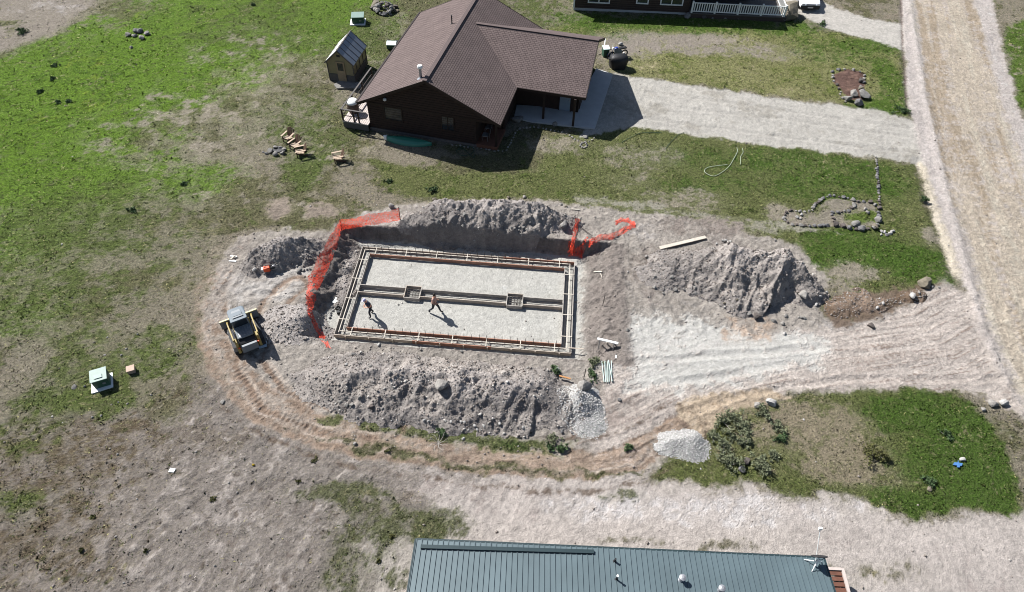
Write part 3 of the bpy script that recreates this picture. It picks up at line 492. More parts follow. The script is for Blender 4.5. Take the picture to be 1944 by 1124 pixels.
# ------------------------------------------------------------------ materials for things
M = {
 'siding': nmat('brown_siding', A(46, 33, 28, 1.1), .75, .2, 2), 'trim': nmat('dark_trim', A(40, 28, 24, 1.2), .6, .1, 2),
 'white': nmat('white_paint', (.6, .6, .58), .5, .06, 3), 'conc': nmat('concrete_slab', A(205, 205, 205), .85, .08, 1.5, .2, 30), 'wood': nmat('pale_lumber', A(222, 212, 196), .75, .15, 5),
 'board': nmat('form_board', A(200, 186, 170), .8, .3, 3), 'boardred': nmat('form_board_red', A(184, 136, 114), .8, .35, 3), 'boardgrey': nmat('form_board_grey', A(192, 184, 174), .85, .3, 3),
 'rebar': nmat('rusty_rebar', (.06, .05, .045), .8, .3, 8), 'deckw': nmat('deck_boards', A(220, 205, 196), .7, .1, 4), 'redwood': nmat('redwood_boards', A(120, 80, 64), .7, .25, 4),
 'glass': nmat('window_glass', (.02, .025, .03), .08, .3, 1, spec=.6), 'black': nmat('black_rubber', (.018, .018, .02), .7, .3, 8), 'blackp': nmat('black_cover', (.012, .012, .013), .55, .3, 3, .4, 6),
 'yellow': nmat('machine_yellow', (.25, .185, .055), .55, .35, 5, spec=.4), 'mgrey': nmat('machine_grey', (.14, .155, .165), .45, .12, 3), 'roofgrey': nmat('cab_roof', A(104, 124, 138, 2.6), .4, .08, 3), 'steel': nmat('worn_steel', (.27, .27, .28), .45, .25, 6, metal=.5),
 'sidingn': nmat('neighbour_siding', A(84, 70, 64), .75, .12, 2), 'gmetal': nmat('green_metal_roof', A(98, 115, 120, 1.75), .5, .14, .5, spec=.5, metal=.15), 'gmetald': nmat('green_metal_trim', A(48, 66, 70, 1.75), .45, .06, .8),
 'utilg': nmat('green_utility_paint', (.03, .075, .05), .5, .12, 3), 'utiltop': nmat('pale_green_paint', (.15, .21, .18), .5, .08, 3), 'galv': nmat('galvanised_metal', (.3, .31, .33), .4, .15, 4, metal=.7),
 'canoe': nmat('canoe_green', (.02, .13, .09), .4, .1, 2, spec=.5), 'poly': nmat('tan_polycarbonate', A(180, 166, 128, 2.3), .35, .12, 2, spec=.5), 'polyroof': nmat('grey_polycarbonate', A(140, 148, 158), .25, .15, 1.5, spec=.6), 'greybd': nmat('weathered_boards', A(128, 122, 118, 2.6), .8, .2, 5),
 'chair': nmat('chair_wood', A(104, 78, 62), .7, .2, 6), 'chairl': nmat('chair_seat_wood', A(206, 182, 156), .7, .12, 6), 'orange': nmat('orange_paint', (.55, .07, .02), .5, .1, 4), 'blue': nmat('blue_plastic', (.02, .04, .22), .4, .1, 4), 'mint': nmat('pale_plastic', (.5, .62, .58), .4, .1, 4),
 'hose': nmat('pale_hose', A(196, 206, 180), .5, .1, 4), 'dhose': nmat('dark_hose', (.02, .05, .03), .5, .1, 4), 'carw': nmat('car_paint_white', (.75, .76, .78), .25, .02, 1, spec=.6, clear=.6), 'mulch_': nmat('red_mulch', A(120, 80, 68), .95, .4, 12, .6, 20),
 'skin': nmat('skin', (.42, .22, .15), .6, .08, 9), 'shirtp': nmat('pink_tan_shirt', (.36, .22, .18), .8, .12, 9), 'shirtb': nmat('grey_blue_shirt', (.05, .055, .08), .85, .15, 9), 'jeans': nmat('dark_trousers', (.025, .028, .035), .85, .2, 9), 'hair': nmat('dark_hair', (.02, .014, .01), .7, .2, 20), 'cap': nmat('lavender_cap', (.35, .34, .5), .7, .1, 9),
 'pipe': nmat('pale_green_pipe', A(196, 214, 206), .45, .1, 3), 'lichen': nmat('yellow_lump', A(190, 160, 40), .8, .2, 9)}
for i, c in enumerate([(168, 164, 158), (140, 138, 138), (190, 184, 176), (126, 116, 110), (222, 218, 212), (150, 140, 122)]):
    M['rock%d' % i] = nmat('stone_%s' % 'grey dark_grey pale brown white tan'.split()[i], A(*c, 2.5), .9, .25, 3, .5, 8)
def shingles():
    m = bpy.data.materials.new('brown_shingles'); m.use_nodes = True; n = m.node_tree.nodes; l = m.node_tree.links; b = n['Principled BSDF']; b.inputs['Roughness'].default_value = .92; b.inputs['Specular IOR Level'].default_value = .15
    uv = n.new('ShaderNodeUVMap'); br = n.new('ShaderNodeTexBrick'); l.new(uv.outputs[0], br.inputs[0]); br.inputs['Scale'].default_value = 1; br.inputs['Brick Width'].default_value = .3; br.inputs['Row Height'].default_value = .17; br.inputs['Mortar Size'].default_value = .028; br.inputs['Bias'].default_value = 0; br.inputs['Mortar Smooth'].default_value = .4
    br.inputs['Color1'].default_value = (*A(130, 115, 111), 1); br.inputs['Color2'].default_value = (*A(124, 109, 106), 1); br.inputs['Mortar'].default_value = (*A(94, 82, 79), 1)
    no = n.new('ShaderNodeTexNoise'); no.inputs['Scale'].default_value = .9; no.inputs['Detail'].default_value = 7; no.inputs['Roughness'].default_value = .7; l.new(uv.outputs[0], no.inputs[0])
    r = n.new('ShaderNodeMapRange'); r.inputs[1].default_value = .3; r.inputs[2].default_value = .7; r.inputs[3].default_value = .84; r.inputs[4].default_value = 1.16; l.new(no.outputs[0], r.inputs[0])
    mx = n.new('ShaderNodeMix'); mx.data_type = 'RGBA'; mx.blend_type = 'MULTIPLY'; mx.inputs[0].default_value = 1; l.new(br.outputs[0], mx.inputs[6]); l.new(r.outputs[0], mx.inputs[7]); l.new(mx.outputs[2], b.inputs['Base Color'])
    bp = n.new('ShaderNodeBump'); bp.inputs['Distance'].default_value = .03; bp.inputs['Strength'].default_value = .6; bp.invert = True; l.new(br.outputs[1], bp.inputs['Height']); l.new(bp.outputs[0], b.inputs['Normal']); return m
M['shingle'] = shingles()
def netmat():
    m = bpy.data.materials.new('orange_netting'); m.use_nodes = True; n = m.node_tree.nodes; l = m.node_tree.links; b = n['Principled BSDF']; b.inputs['Base Color'].default_value = (.9, .10, .05, 1); b.inputs['Roughness'].default_value = .5
    geo = n.new('ShaderNodeNewGeometry'); v = n.new('ShaderNodeTexVoronoi'); v.inputs['Scale'].default_value = 17; v.feature = 'DISTANCE_TO_EDGE'; l.new(geo.outputs[0], v.inputs['Vector'])
    r = n.new('ShaderNodeMath'); r.operation = 'LESS_THAN'; r.inputs[1].default_value = .11; l.new(v.outputs[0], r.inputs[0])
    t = n.new('ShaderNodeBsdfTransparent'); tr = n.new('ShaderNodeBsdfTranslucent'); tr.inputs[0].default_value = (.95, .10, .05, 1); ms = n.new('ShaderNodeMixShader'); ms.inputs[0].default_value = .4; l.new(b.outputs[0], ms.inputs[1]); l.new(tr.outputs[0], ms.inputs[2])
    mx = n.new('ShaderNodeMixShader'); l.new(r.outputs[0], mx.inputs[0]); l.new(t.outputs[0], mx.inputs[1]); l.new(ms.outputs[0], mx.inputs[2]); l.new(mx.outputs[0], n['Material Output'].inputs[0]); return m
M['net'] = netmat()

# ------------------------------------------------------------------ brown house
HO = np.array([-11.945, 44.326]); HA = -.2294; HU = np.array([math.cos(HA), math.sin(HA)]); HV = np.array([-HU[1], HU[0]])
HW, HL, HE, HR, WF, WB, WA = 11.09, 14.52, 2.665, 5.387, 5.132, 9.834, 16.485; WZ = 4.915; AW = HW-(WZ-HE)/((HR-HE)/(HW/2)); BB = 2*WB-WF
house = thing('brown_house', (HO[0], HO[1], 0), HA, 'dark brown house with shingled gable roof and a garage wing', 'house')
def hplane(px, py, b):    # local a,z of a photo point on the wall plane at depth b
    d = ray(px, py); P0 = HO+HV*b; t = ((P0-np.array([0, 0]))@HV)/(d[:2]@HV); p = d*t; return (p[:2]-HO)@HU, CH+p[2]
def hloc(px, py, z=0): p = G(px, py, z)[:2]-HO; return p@HU, p@HV
T = .16
def slab(pts, nm='roof_slope', mat=None): return MB().prism([(p[0], p[1], p[2]-T) for p in pts], (0, 0, T)).build(nm, mat or M['shingle'], house)
slab([(0, 0, HE), (HW/2, 0, HR), (HW/2, HL, HR), (0, HL, HE)])
slab([(HW/2, 0, HR), (HW, 0, HE), (HW, WF, HE), (AW, WB, WZ), (HW, BB, HE), (HW, HL, HE), (HW/2, HL, HR)])
slab([(AW, WB, WZ), (HW, WF, HE), (WA, WF, HE), (WA, WB, WZ)]); slab([(AW, WB, WZ), (WA, WB, WZ), (WA+.0, BB, HE), (HW, BB, HE)])
rc = MB().beam((HW/2, -.02, HR+.0), (HW/2, HL+.02, HR+.0), .3, .05).beam((AW, WB, WZ), (WA+.02, WB, WZ), .3, .05); rc.build('ridge_cap', nmat('ridge_shingle', A(110, 96, 93), .92, .15, 5), house)
fa = MB()
for p, q in (((0, -.02, HE-.1), (HW/2, -.02, HR-.1)), ((HW/2, -.02, HR-.1), (HW, -.02, HE-.1)), ((-.02, 0, HE-.1), (-.02, HL, HE-.1)), ((HW+.02, 0, HE-.1), (HW+.02, WF, HE-.1)), ((HW, WF-.02, HE-.1), (WA, WF-.02, HE-.1)), ((WA+.02, WF, HE-.1), (WA+.02, WB, WZ-.1)), ((WA+.02, WB, WZ-.1), (WA+.02, BB, HE-.1)), ((0, HL+.02, HE-.1), (HW/2, HL+.02, HR-.1)), ((HW/2, HL+.02, HR-.1), (HW, HL+.02, HE-.1))): fa.beam(p, q, .05, .22)
fa.build('fascia', M['trim'], house)
a1 = hplane(904, 265, .5)[0]; E0, E1 = .5, HW-.45
w = MB()
w.prism([(E0, .5, .0), (a1, .5, .0), (a1, .5, 2.3), (E1, .5, 2.3), (E1, .5, HE), (HW/2, .5, HR-.32), (E0, .5, HE)][::-1], (0, .2, 0))   # front gable wall
w.bb((E0, .7, 0), (E0+.2, HL-.5, HE)); w.bb((a1-.2, .7, 0), (a1, 3.2, 2.5)); w.bb((a1, 3.0, 0), (E1, 3.2, 2.5)); w.bb((E1-.2, 3.2, 0), (E1, WF+1.6, 2.6))
w.prism([(E0, HL-.5, 0), (E1, HL-.5, 0), (E1, HL-.5, HE), (HW/2, HL-.5, HR-.32), (E0, HL-.5, HE)], (0, -.2, 0))
WW = WF+1.75; WE = WA-.7
w.bb((E1-.2, WW, 0), (WE, WW+.2, 2.95)); w.bb((E1, BB-.7, 0), (WE, BB-.5, 2.6))
w.prism([(WE, WW, 0), (WE, BB-.5, 0), (WE, BB-.5, 2.62), (WE, WB, WZ-.3), (WE, WW-.0, 3.05)], (-.2, 0, 0)); w.build('wall', M['siding'], house)
lap = MB()
for z in np.arange(.3, 2.3, .2): lap.bb((E0, .475, z), (a1, .5, z+.03))
for z in np.arange(2.3, 4.9, .2):
    h_ = (HW/2-E0)*max(0, (HR-.35-z))/(HR-.35-HE) if z > HE else HW/2-E0; lap.bb((HW/2-h_, .475, z), (HW/2+h_, .5, z+.03))
lap.bb((E0, .46, 2.32), (E1, .5, 2.5)); lap.build('siding_boards', M['trim'], house)
MB().bb((E0-.03, .44, -.1), (a1+.03, .52, .22)).bb((E0-.03, .5, -.1), (E0, HL-.5, .22)).build('foundation_band', M['greybd'], house)
def hwin(x0, y0, x1, y1, b=.5, sash=True, label=None):
    A0, Z1 = hplane(x0, y0, b); A1, Z0 = hplane(x1, y1, b); f = MB(); t = .09
    for p, q in (((A0, b-.06, Z0), (A1, b+.05, Z0+t)), ((A0, b-.06, Z1-t), (A1, b+.05, Z1)), ((A0, b-.055, Z0+t), (A0+t, b+.05, Z1-t)), ((A1-t, b-.055, Z0+t), (A1, b+.05, Z1-t))): f.bb(p, q)
    if sash: f.bb(((A0+A1)/2-.03, b-.05, Z0+t), ((A0+A1)/2+.03, b+.04, Z1-t))
    o = f.build('window', M['trim'], house); MB().bb((A0+t, b-.02, Z0+t), (A1-t, b+.02, Z1-t)).build('pane', M['glass'], o)
hwin(727, 200, 766, 232, sash=False); hwin(836, 218, 864, 250)
A0, Z0 = hplane(731, 188, .5); MB().lathe([(.05, -.1), (.13, -.06), (.13, .08), (.05, .13)], (A0, .42, Z0), 10).build('wall_lamp', M['white'], house)
# porch under the main roof, posts, door, chairs
MB().bb((a1, .45, 0), (E1+.1, 3.0, .3)).build('porch_floor', M['redwood'], house)
for aa, bb in ((E1, .55), (E1, 2.9)): MB().bb((aa-.08, bb-.08, .3), (aa+.08, bb+.08, 2.4)).build('porch_post', M['trim'], house)
for px, py in ((1031, 225), (1087.5, 239)):
    a_, b_ = hloc(px, py, .1); MB().bb((a_-.08, b_-.08, .1), (a_+.08, b_+.08, 2.5)).build('porch_post', M['trim'], house)
MB().bb((E1, WF+.25, 2.35), (WA-.1, WF+.42, 2.5)).build('porch_beam', M['trim'], house)
dA, dZ = hplane(1063, 190, WW); dB, dz = hplane(1081, 216, WW); d_ = MB().bb((dA, WW-.04, .12), (dB, WW+.03, 2.2)).build('door', nmat('grey_blue_door', A(150, 165, 180), .5, .08, 2), house)
MB().bb((dB-.12, WW-.09, 1.05), (dB-.06, WW-.05, 1.15)).build('handle', M['steel'], d_)
fr = MB(); fr.bb((dA-.1, WW-.05, .1), (dA, WW, 2.3)).bb((dB, WW-.05, .1), (dB+.1, WW, 2.3)).bb((dA, WW-.05, 2.2), (dB, WW, 2.3)); fr.build('door_frame', M['trim'], house)
f = MB().bb((WE-.02, WW+.5, .1), (WE+.05, WB-.3, 2.3)).build('garage_door', M['siding'], house); f = MB().bb((WE-.02, WB+.3, .1), (WE+.05, BB-1.0, 2.3)).build('garage_door', M['siding'], house)
# flue and vent
def on_roof_left(px, py):
    for z in np.arange(5.4, 2.6, -.02):
        a_, b_ = hloc(px, py, z)
        if HE+a_*(HR-HE)/(HW/2) >= z: return a_, b_, z
    return a_, b_, z
a_, b_, z_ = on_roof_left(799, 148); f = MB().lathe([(.3, -.12), (.12, .06), (.1, .1), (.1, .75), (.1, .78)], (a_, b_, z_), 14).build('flue_pipe', M['galv'], house); MB().lathe([(.06, .74), (.2, .82), (.2, .9), (.16, 1.0), (.03, 1.02)], (a_, b_, z_), 14).build('flue_cap', M['white'], f)
a_, b_, z_ = on_roof_left(858, 45); MB().lathe([(.14, -.05), (.05, .04), (.05, .7)], (a_, b_, z_), 10).build('vent_pipe', M['black'], house)
gt = MB().beam((-.1, 0, HE-.02), (-.1, HL, HE-.02), .12, .1); gt.build('gutter', M['trim'], house)
# concrete porch slab and apron
ap = [G(x_, y_, .05)[:2] for x_, y_ in ((981, 200), (976, 224), (1010, 232), (1129, 245), (1163.5, 141), (1132, 131), (1095, 195), (1060, 205))]
apo = MB().prism([(p[0], p[1], -.1) for p in ap], (0, 0, .2)).build('concrete_apron', M['conc']); tag(apo, kind='structure')

# side deck
dk = thing('side_deck', (HO[0], HO[1], 0), HA, 'pale wooden deck with dark railing on the left side of the brown house', 'deck')
DZ = .62; da0, db0 = hloc(650, 229, DZ); db1 = db0+6.2
MB().bb((da0, db0, DZ-.08), (E0-.02, db1, DZ)).build('deck_floor', M['deckw'], dk)
sk = MB()
for q in range(1, 13): sk.bb((da0+q*(E0-da0)/13-.01, db0, DZ+.001), (da0+q*(E0-da0)/13+.01, db1, DZ+.004))
sk.build('deck_joints', M['greybd'], dk); MB().bb((da0+.03, db0+.03, 0), (E0-.05, db0+.08, DZ-.08)).bb((da0+.03, db0+.1, 0), (da0+.08, db1, DZ-.08)).build('skirting', M['greybd'], dk)
for aa, bb in [(da0+.06, db0+.06+i*2.03) for i in range(4)]+[(-.25, db0+.06), (da0+1.0, db0+.06)]: MB().bb((aa-.05, bb-.05, DZ), (aa+.05, bb+.05, DZ+1.02)).build('railing_post', M['trim'], dk)
MB().bb((da0, db0, DZ+1.0), (E0-.05, db0+.12, DZ+1.05)).bb((da0, db0+.13, DZ+1.0), (da0+.12, db1, DZ+1.05)).build('top_rail', M['greybd'], dk)
MB().bb((da0+.04, db0+.04, DZ+.45), (E0-.05, db0+.08, DZ+.5)).bb((da0+.04, db0+.12, DZ+.45), (da0+.08, db1, DZ+.5)).build('middle_rail', M['trim'], dk)
p = G(672, 212, DZ); dr = thing('barrel_planter', (p[0], p[1], DZ), 0, 'round brown barrel with a white lid standing on the side deck', 'barrel')
MB().lathe([(.36, 0), (.44, .3), (.46, .6), (.42, .85)], n=20).build('barrel_body', nmat('brown_staves', A(112, 92, 84), .7, .2, 5), dr, smooth=False); MB().lathe([(.48, .86), (.5, .9), (.4, 1.02), (.1, 1.1)], n=20).build('lid', M['white'], dr, smooth=True)

# ------------------------------------------------------------------ greenhouse
g0 = G(627, 152); g1 = G(675, 158); g2 = G(707, 123); gu = (g1-g0)[:2]; gwid = np.linalg.norm(gu); ga = math.atan2(gu[1], gu[0]); gu /= gwid; gl = max(2.8, float((g2-g1)[:2]@np.array([-gu[1], gu[0]])))
gh_ = thing('greenhouse', (g0[0], g0[1], 0), ga, 'small greenhouse with tan panels and grey translucent roof by the deck', 'greenhouse'); gw = gwid; EZ, RZ = 1.75, 2.85
MB().bb((0, 0, 0), (gw, .06, .6)).bb((0, gl-.06, 0), (gw, gl, .6)).bb((0, .06, 0), (.06, gl-.06, .6)).bb((gw-.06, .06, 0), (gw, gl-.06, .6)).build('base_wall', M['greybd'], gh_)
MB().prism([(.02, .02, .6), (gw-.02, .02, .6), (gw-.02, .02, EZ), (gw/2, .02, RZ-.06), (.02, .02, EZ)], (0, .03, 0)).build('front_panel', M['poly'], gh_)
MB().prism([(.02, gl-.05, .6), (gw-.02, gl-.05, .6), (gw-.02, gl-.05, EZ), (gw/2, gl-.05, RZ-.06), (.02, gl-.05, EZ)], (0, .03, 0)).build('rear_panel', M['poly'], gh_)
MB().bb((.02, .06, .6), (.05, gl-.06, EZ)).build('side_panel', M['poly'], gh_); MB().bb((gw-.05, .06, .6), (gw-.02, gl-.06, EZ)).build('side_panel', M['poly'], gh_)
for s in (0, 1):
    x0 = -.14 if s == 0 else gw+.14; rf = MB().prism([(x0, -.12, EZ-.1), (gw/2, -.12, RZ), (gw/2, gl+.12, RZ), (x0, gl+.12, EZ-.1)], (0, 0, .04)).build('roof_panel', M['polyroof'] if s else M['white'], gh_)
    b = MB()
    for i in range(6): yy = -.12+i*(gl+.24)/5; b.beam((x0, yy, EZ-.05), (gw/2, yy, RZ+.05), .04, .03)
    b.build('roof_bar', M['greybd'], rf)
fr = MB()
for x_ in (0, gw): fr.bb((x_-.03, -.03, 0), (x_+.03, .03, EZ)); fr.bb((x_-.03, gl-.03, 0), (x_+.03, gl+.03, EZ))
fr.beam((-.14, -.1, EZ-.1), (gw/2, -.1, RZ), .05, .1).beam((gw/2, -.1, RZ), (gw+.14, -.1, EZ-.1), .05, .1).beam((gw/2, -.12, RZ+.05), (gw/2, gl+.12, RZ+.05), .1, .04)
for i in range(1, 4): fr.bb((gw-.015, i*gl/4-.02, .6), (gw+.02, i*gl/4+.02, EZ))
fr.bb((0, -.02, .6), (gw, .015, .66)).bb((gw-.01, 0, .6), (gw+.02, gl, .66)); fr.build('frame', M['greybd'], gh_)
d_ = MB().bb((gw*.36, -.05, .05), (gw*.36+.72, -.01, 1.85)).build('door', nmat('bare_door_wood', A(184, 160, 128), .7, .12, 4), gh_)
MB().bb((gw*.36+.12, -.06, 1.05), (gw*.36+.6, -.045, 1.72)).build('pane', M['glass'], d_)
MB().bb((gw/2-.15, .0, 2.25), (gw/2+.15, .018, 2.45)).build('gable_vent', M['black'], gh_)
sp_ = [G(x_, y_, .0)[:2] for x_, y_ in ((634, 162), (645, 154), (690, 158), (684, 168), (640, 169))]; tag(MB().prism([(q[0], q[1], -.02) for q in sp_], (0, 0, .1)).build('stone_step', M['rock0']), 'flat pale stone slab in front of the greenhouse door', 'stone slab')

# ------------------------------------------------------------------ neighbour house (top edge)
n0 = G(1088, 19)[:2]; n1 = G(1306, 29)[:2]; nu = n1-n0; na = math.atan2(nu[1], nu[0]); nl = np.linalg.norm(nu)
nh = thing('neighbour_house', (n0[0], n0[1], 0), na, 'brown sided house with white trimmed windows at the top edge', 'house'); nf = nl+6.3
MB().bb((0, 0, .25), (nl, .2, 3.0)).bb((0, .2, .25), (.2, 8.5, 3.0)).bb((nl-.2, .2, .25), (nl, 3, 3.0)).bb((nl, 2.8, .25), (nf, 3, 3)).bb((nf-.2, 3, .25), (nf, 8.5, 3)).bb((0, 8.3, .25), (nf, 8.5, 3)).build('wall', M['sidingn'], nh)
MB().bb((.02, .02, -.1), (nf-.02, 8.4, .25)).build('foundation_band', M['conc'], nh); b = MB()
for z in np.arange(.4, 3, .2): b.bb((.1, -.02, z), (nl, 0, z+.03))
b.build('siding_boards', M['trim'], nh); MB().bb((-.03, -.03, .25), (.12, .0, 3)).build('corner_trim', M['white'], nh)
MB().prism([(-.5, -.5, 2.85), (nf+.5, -.5, 2.85), (nf-4, 4.3, 4.7), (-.5, 4.3, 4.7)], (0, 0, .15)).build('roof_slope', M['shingle'], nh); MB().prism([(nf+.5, -.5, 2.85), (nf+.5, 9, 2.85), (nf-4, 4.3, 4.7)], (0, 0, .15)).build('roof_slope', M['shingle'], nh); MB().prism([(-.5, 4.3, 4.7), (nf-4, 4.3, 4.7), (nf+.5, 9, 2.85), (-.5, 9, 2.85)], (0, 0, .15)).build('roof_slope', M['shingle'], nh)
for gx_ in (0,): MB().prism([(gx_, .0, 2.99), (gx_, 8.4, 2.99), (gx_, 4.3, 4.65)], (.2, 0, 0)).build('gable_wall', M['sidingn'], nh)
def nwin(x0, x1, yb):
    q = [to_local(nh, G(x_, 12, 0))[0] for x_ in (x0, x1)]
    zb = 1.0; t = .12; f = MB()
    for z_ in np.arange(.2, 2.6, .02):   # find sill height seen at yb
        P_ = n0+nu/nl*q[0]; dd = np.array([P_[0], P_[1], z_-CH]); 
        if 562-CF*(dd@UP)/(dd@FW) <= yb: zb = z_; break
    Z1 = zb+1.35
    for p_, r_ in (((q[0], -.07, zb), (q[1], .02, zb+t)), ((q[0], -.07, Z1-t), (q[1], .02, Z1)), ((q[0], -.065, zb+t), (q[0]+t, .02, Z1-t)), ((q[1]-t, -.065, zb+t), (q[1], .02, Z1-t))): f.bb(p_, r_)
    if q[1]-q[0] > 1.4: f.bb(((q[0]+q[1])/2-.05, -.06, zb+t), ((q[0]+q[1])/2+.05, .02, Z1-t))
    o = f.build('window', M['white'], nh); MB().bb((q[0]+t, -.03, zb+t), (q[1]-t, .01, Z1-t)).build('pane', M['glass'], o)
nwin(1114, 1155, 5); nwin(1203, 1226, 7); nwin(1247, 1289, 9)
pr = thing('porch_railing', (n0[0]+nu[0]/nl*nl, n0[1]+nu[1]/nl*nl, 0), na, 'white baluster railing around the porch at the top edge', 'railing')
dp = thing('porch_deck', (n0[0]+nu[0], n0[1]+nu[1], 0), na, 'low dark porch deck beneath the white railing', 'deck'); MB().bb((.02, -.55, .42), (9.3, 2.78, .5)).build('deck_floor', M['greybd'], dp); MB().bb((.05, -.5, -.05), (9.25, -.42, .42)).bb((9.17, -.42, -.05), (9.25, 2.7, .42)).build('skirting', M['sidingn'], dp)
for i in range(5): MB().bb((.1+i*2.2, -.5, .5), (.26+i*2.2, -.34, 1.62)).build('post', M['white'], pr)
for i in range(4):
    b = MB().bb((.26+i*2.2, -.46, 1.42), (.1+(i+1)*2.2, -.38, 1.5)).bb((.26+i*2.2, -.46, .6), (.1+(i+1)*2.2, -.38, .68))
    for j in range(9): b.bb((.36+i*2.2+j*.225, -.44, .68), (.45+i*2.2+j*.225, -.40, 1.42))
    b.build('baluster_panel', M['white'], pr)
b = MB().bb((8.94, -.33, 1.42), (9.02, 2.7, 1.5)).bb((8.94, -.33, .6), (9.02, 2.7, .68))
for j in range(16): b.bb((8.96, -.25+j*.18, .68), (9.0, -.21+j*.18, 1.42))
b.build('baluster_panel', M['white'], pr)

# ------------------------------------------------------------------ green metal roof building
EVZ = 2.7; q0 = G(790, 1025, EVZ)[:2]; q1 = G(1563, 1060, EVZ)[:2]; gv = q1-q0; ba = math.atan2(gv[1], gv[0]); bl = np.linalg.norm(gv)
bn = thing('metal_roof_building', (q0[0], q0[1], 0), ba, 'long building with ribbed dark green metal roof at the bottom edge', 'building'); SLP = math.tan(math.radians(8)); HD = 4.6
def rz(y_): return EVZ+(-y_)*SLP if y_ > -HD else EVZ+HD*SLP-(-y_-HD)*SLP
rf = MB().prism([(0, 0, EVZ-.06), (0, -HD, rz(-HD)-.06), (0, -2*HD, EVZ-.06), (0, -2*HD, EVZ), (0, -HD, rz(-HD)), (0, 0, EVZ)], (bl, 0, 0)).build('roof', M['gmetal'], bn)
b = MB(); k_ = int(bl/.23)
for i in range(k_+1): x_ = .02+i*(bl-.05)/k_; b.beam((x_, .02, EVZ+.008), (x_, -HD, rz(-HD)+.008), .035, .05); b.beam((x_, -HD, rz(-HD)+.008), (x_, -2*HD, EVZ+.008), .035, .05)
b.build('roof_rib', M['gmetal'], rf)
for x_ in (-.03, bl+.03): MB().beam((x_, .03, EVZ-.03), (x_, -HD, rz(-HD)-.03), .06, .16).build('edge_trim', M['gmetald'], bn)
bx = to_local(bn, G(1127, 1042, EVZ+.05)); MB().beam((.25, -.32, rz(-.32)+.05), (bx[0], -.2, rz(-.2)+.05), .16, .11).build('roof_bar', M['gmetald'], bn)
MB().bb((.25, -2*HD+.3, 0), (bl-.3, -.3, EVZ-.08)).build('wall', M['sidingn'], bn); MB().bb((0, .0, EVZ-.14), (bl, .1, EVZ-.03)).build('gutter', M['gmetald'], bn)
def on_groof(px, py):
    for z in np.arange(2.6, 3.6, .005):
        l_ = to_local(bn, G(px, py, z))
        if rz(l_[1]) <= z: return l_
    return l_
for (px, py, kind) in ((1167, 1066, 'p'), (1170, 1100, 'w'), (1293, 1102, 'c'), (1367, 1122, 'c')):
    l_ = on_groof(px, py); l_ = (l_[0], l_[1], rz(l_[1]))
    if kind == 'p': MB().lathe([(.1, -.02), (.05, .04), (.045, .3)], l_, 10).build('vent_pipe', M['black'], bn)
    elif kind == 'w': o = MB().lathe([(.1, -.02), (.04, .04), (.035, .38)], l_, 10).build('vent_pipe', M['black'], bn); MB().lathe([(.05, .38), (.05, .46)], l_, 10).build('cap', M['white'], o)
    else: o = MB().lathe([(.16, -.03), (.09, .03), (.08, .32)], l_, 12).build('roof_vent', M['galv'], bn); MB().lathe([(.05, .3), (.15, .33), (.14, .38), (.05, .42)], l_, 14).build('cap', M['steel'], o)
l_ = on_groof(1546, 1076); l_ = (l_[0], l_[1], rz(l_[1])); P_ = Vector(l_)
ds = thing('satellite_dish', (bn.matrix_basis @ P_), 0, 'tilted flat dark satellite dish on a white tripod mount at the roof corner', 'satellite dish')
MB().tube([(0, 0, -.02), (.02, .1, .62)], .035).build('mast', M['white'], ds); 
for a_ in (.3, 2.6, 4.2): MB().tube([(.02, .08, .4), (.4*math.cos(a_), .4*math.sin(a_)+.1, -.02)], .02).build('leg', M['white'], ds)
dd = MB().lathe([(.1, 0), (.32, .02), (.34, .04), (.32, .06), (.05, .05)], (0, 0, 0), 18); dd.v = [tuple(Matrix.Translation((.03, .16, .66)) @ Matrix.Rotation(math.radians(-62), 4, 'X') @ Vector(v)) for v in dd.v]; dd.build('dish', M['black'], ds)
mp = P_+Vector((.15, .25, 0)); an = thing('antenna_mast', (bn.matrix_basis @ mp), 0, 'thin white antenna mast with small white box rising behind the satellite dish', 'antenna'); MB().tube([(0, 0, -.1), (0, .9, 1.15)], .018).build('pole', M['white'], an); MB().box((0, .93, 1.2), (.14, .1, .14)).build('antenna_box', M['white'], an)
st0 = G(1592, 1112, .9); stp = thing('entry_steps', (st0[0], st0[1], 0), ba, 'red brown wooden steps with pale edge rails beside the green roof', 'steps')
for i in range(6): MB().bb((-.35, -.75+i*.24, .86-.0*i), (.28, -.57+i*.24, .91)).build('tread', M['redwood'], stp)
MB().bb((.3, -.9, .7), (.42, .75, .98)).bb((-.45, .66, .7), (.3, .78, .98)).build('rail', M['deckw'], stp); MB().bb((-.4, -.8, 0), (-.3, .7, .84)).bb((.2, -.8, 0), (.3, .65, .84)).build('support', M['greybd'], stp)

# ------------------------------------------------------------------ foundation formwork
fm = thing('foundation_formwork', (FO[0], FO[1], FZ), FANG, 'rectangular timber footing forms with rebar laid on the gravel pit floor', 'formwork'); ft = .62; HB = .27
def run(p, q, mats, th=.045, h=HB, z=.03, seg=4.2):
    p = np.array(p, float); q = np.array(q, float); L = np.linalg.norm(q-p); n_ = max(1, int(round(L/seg))); 
    for i in range(n_):
        a_ = p+(q-p)*i/n_; b_ = p+(q-p)*(i+1)/n_-(q-p)/L*.01; s_ = random.uniform(-.006, .006)
        MB().beam((a_[0], a_[1], z+h/2+s_), (b_[0], b_[1], z+h/2+s_), th, h).build('form_board', M[random.choice(mats)], fm)
R1 = ['boardred', 'board', 'boardred']; R2 = ['boardgrey', 'board', 'boardgrey']
run((0, 0), (FWID, 0), R1+R2); run((0, FLEN), (FWID, FLEN), R1+R2); run((0, .03), (0, FLEN-.03), R2); run((FWID, .03), (FWID, FLEN-.03), R2)
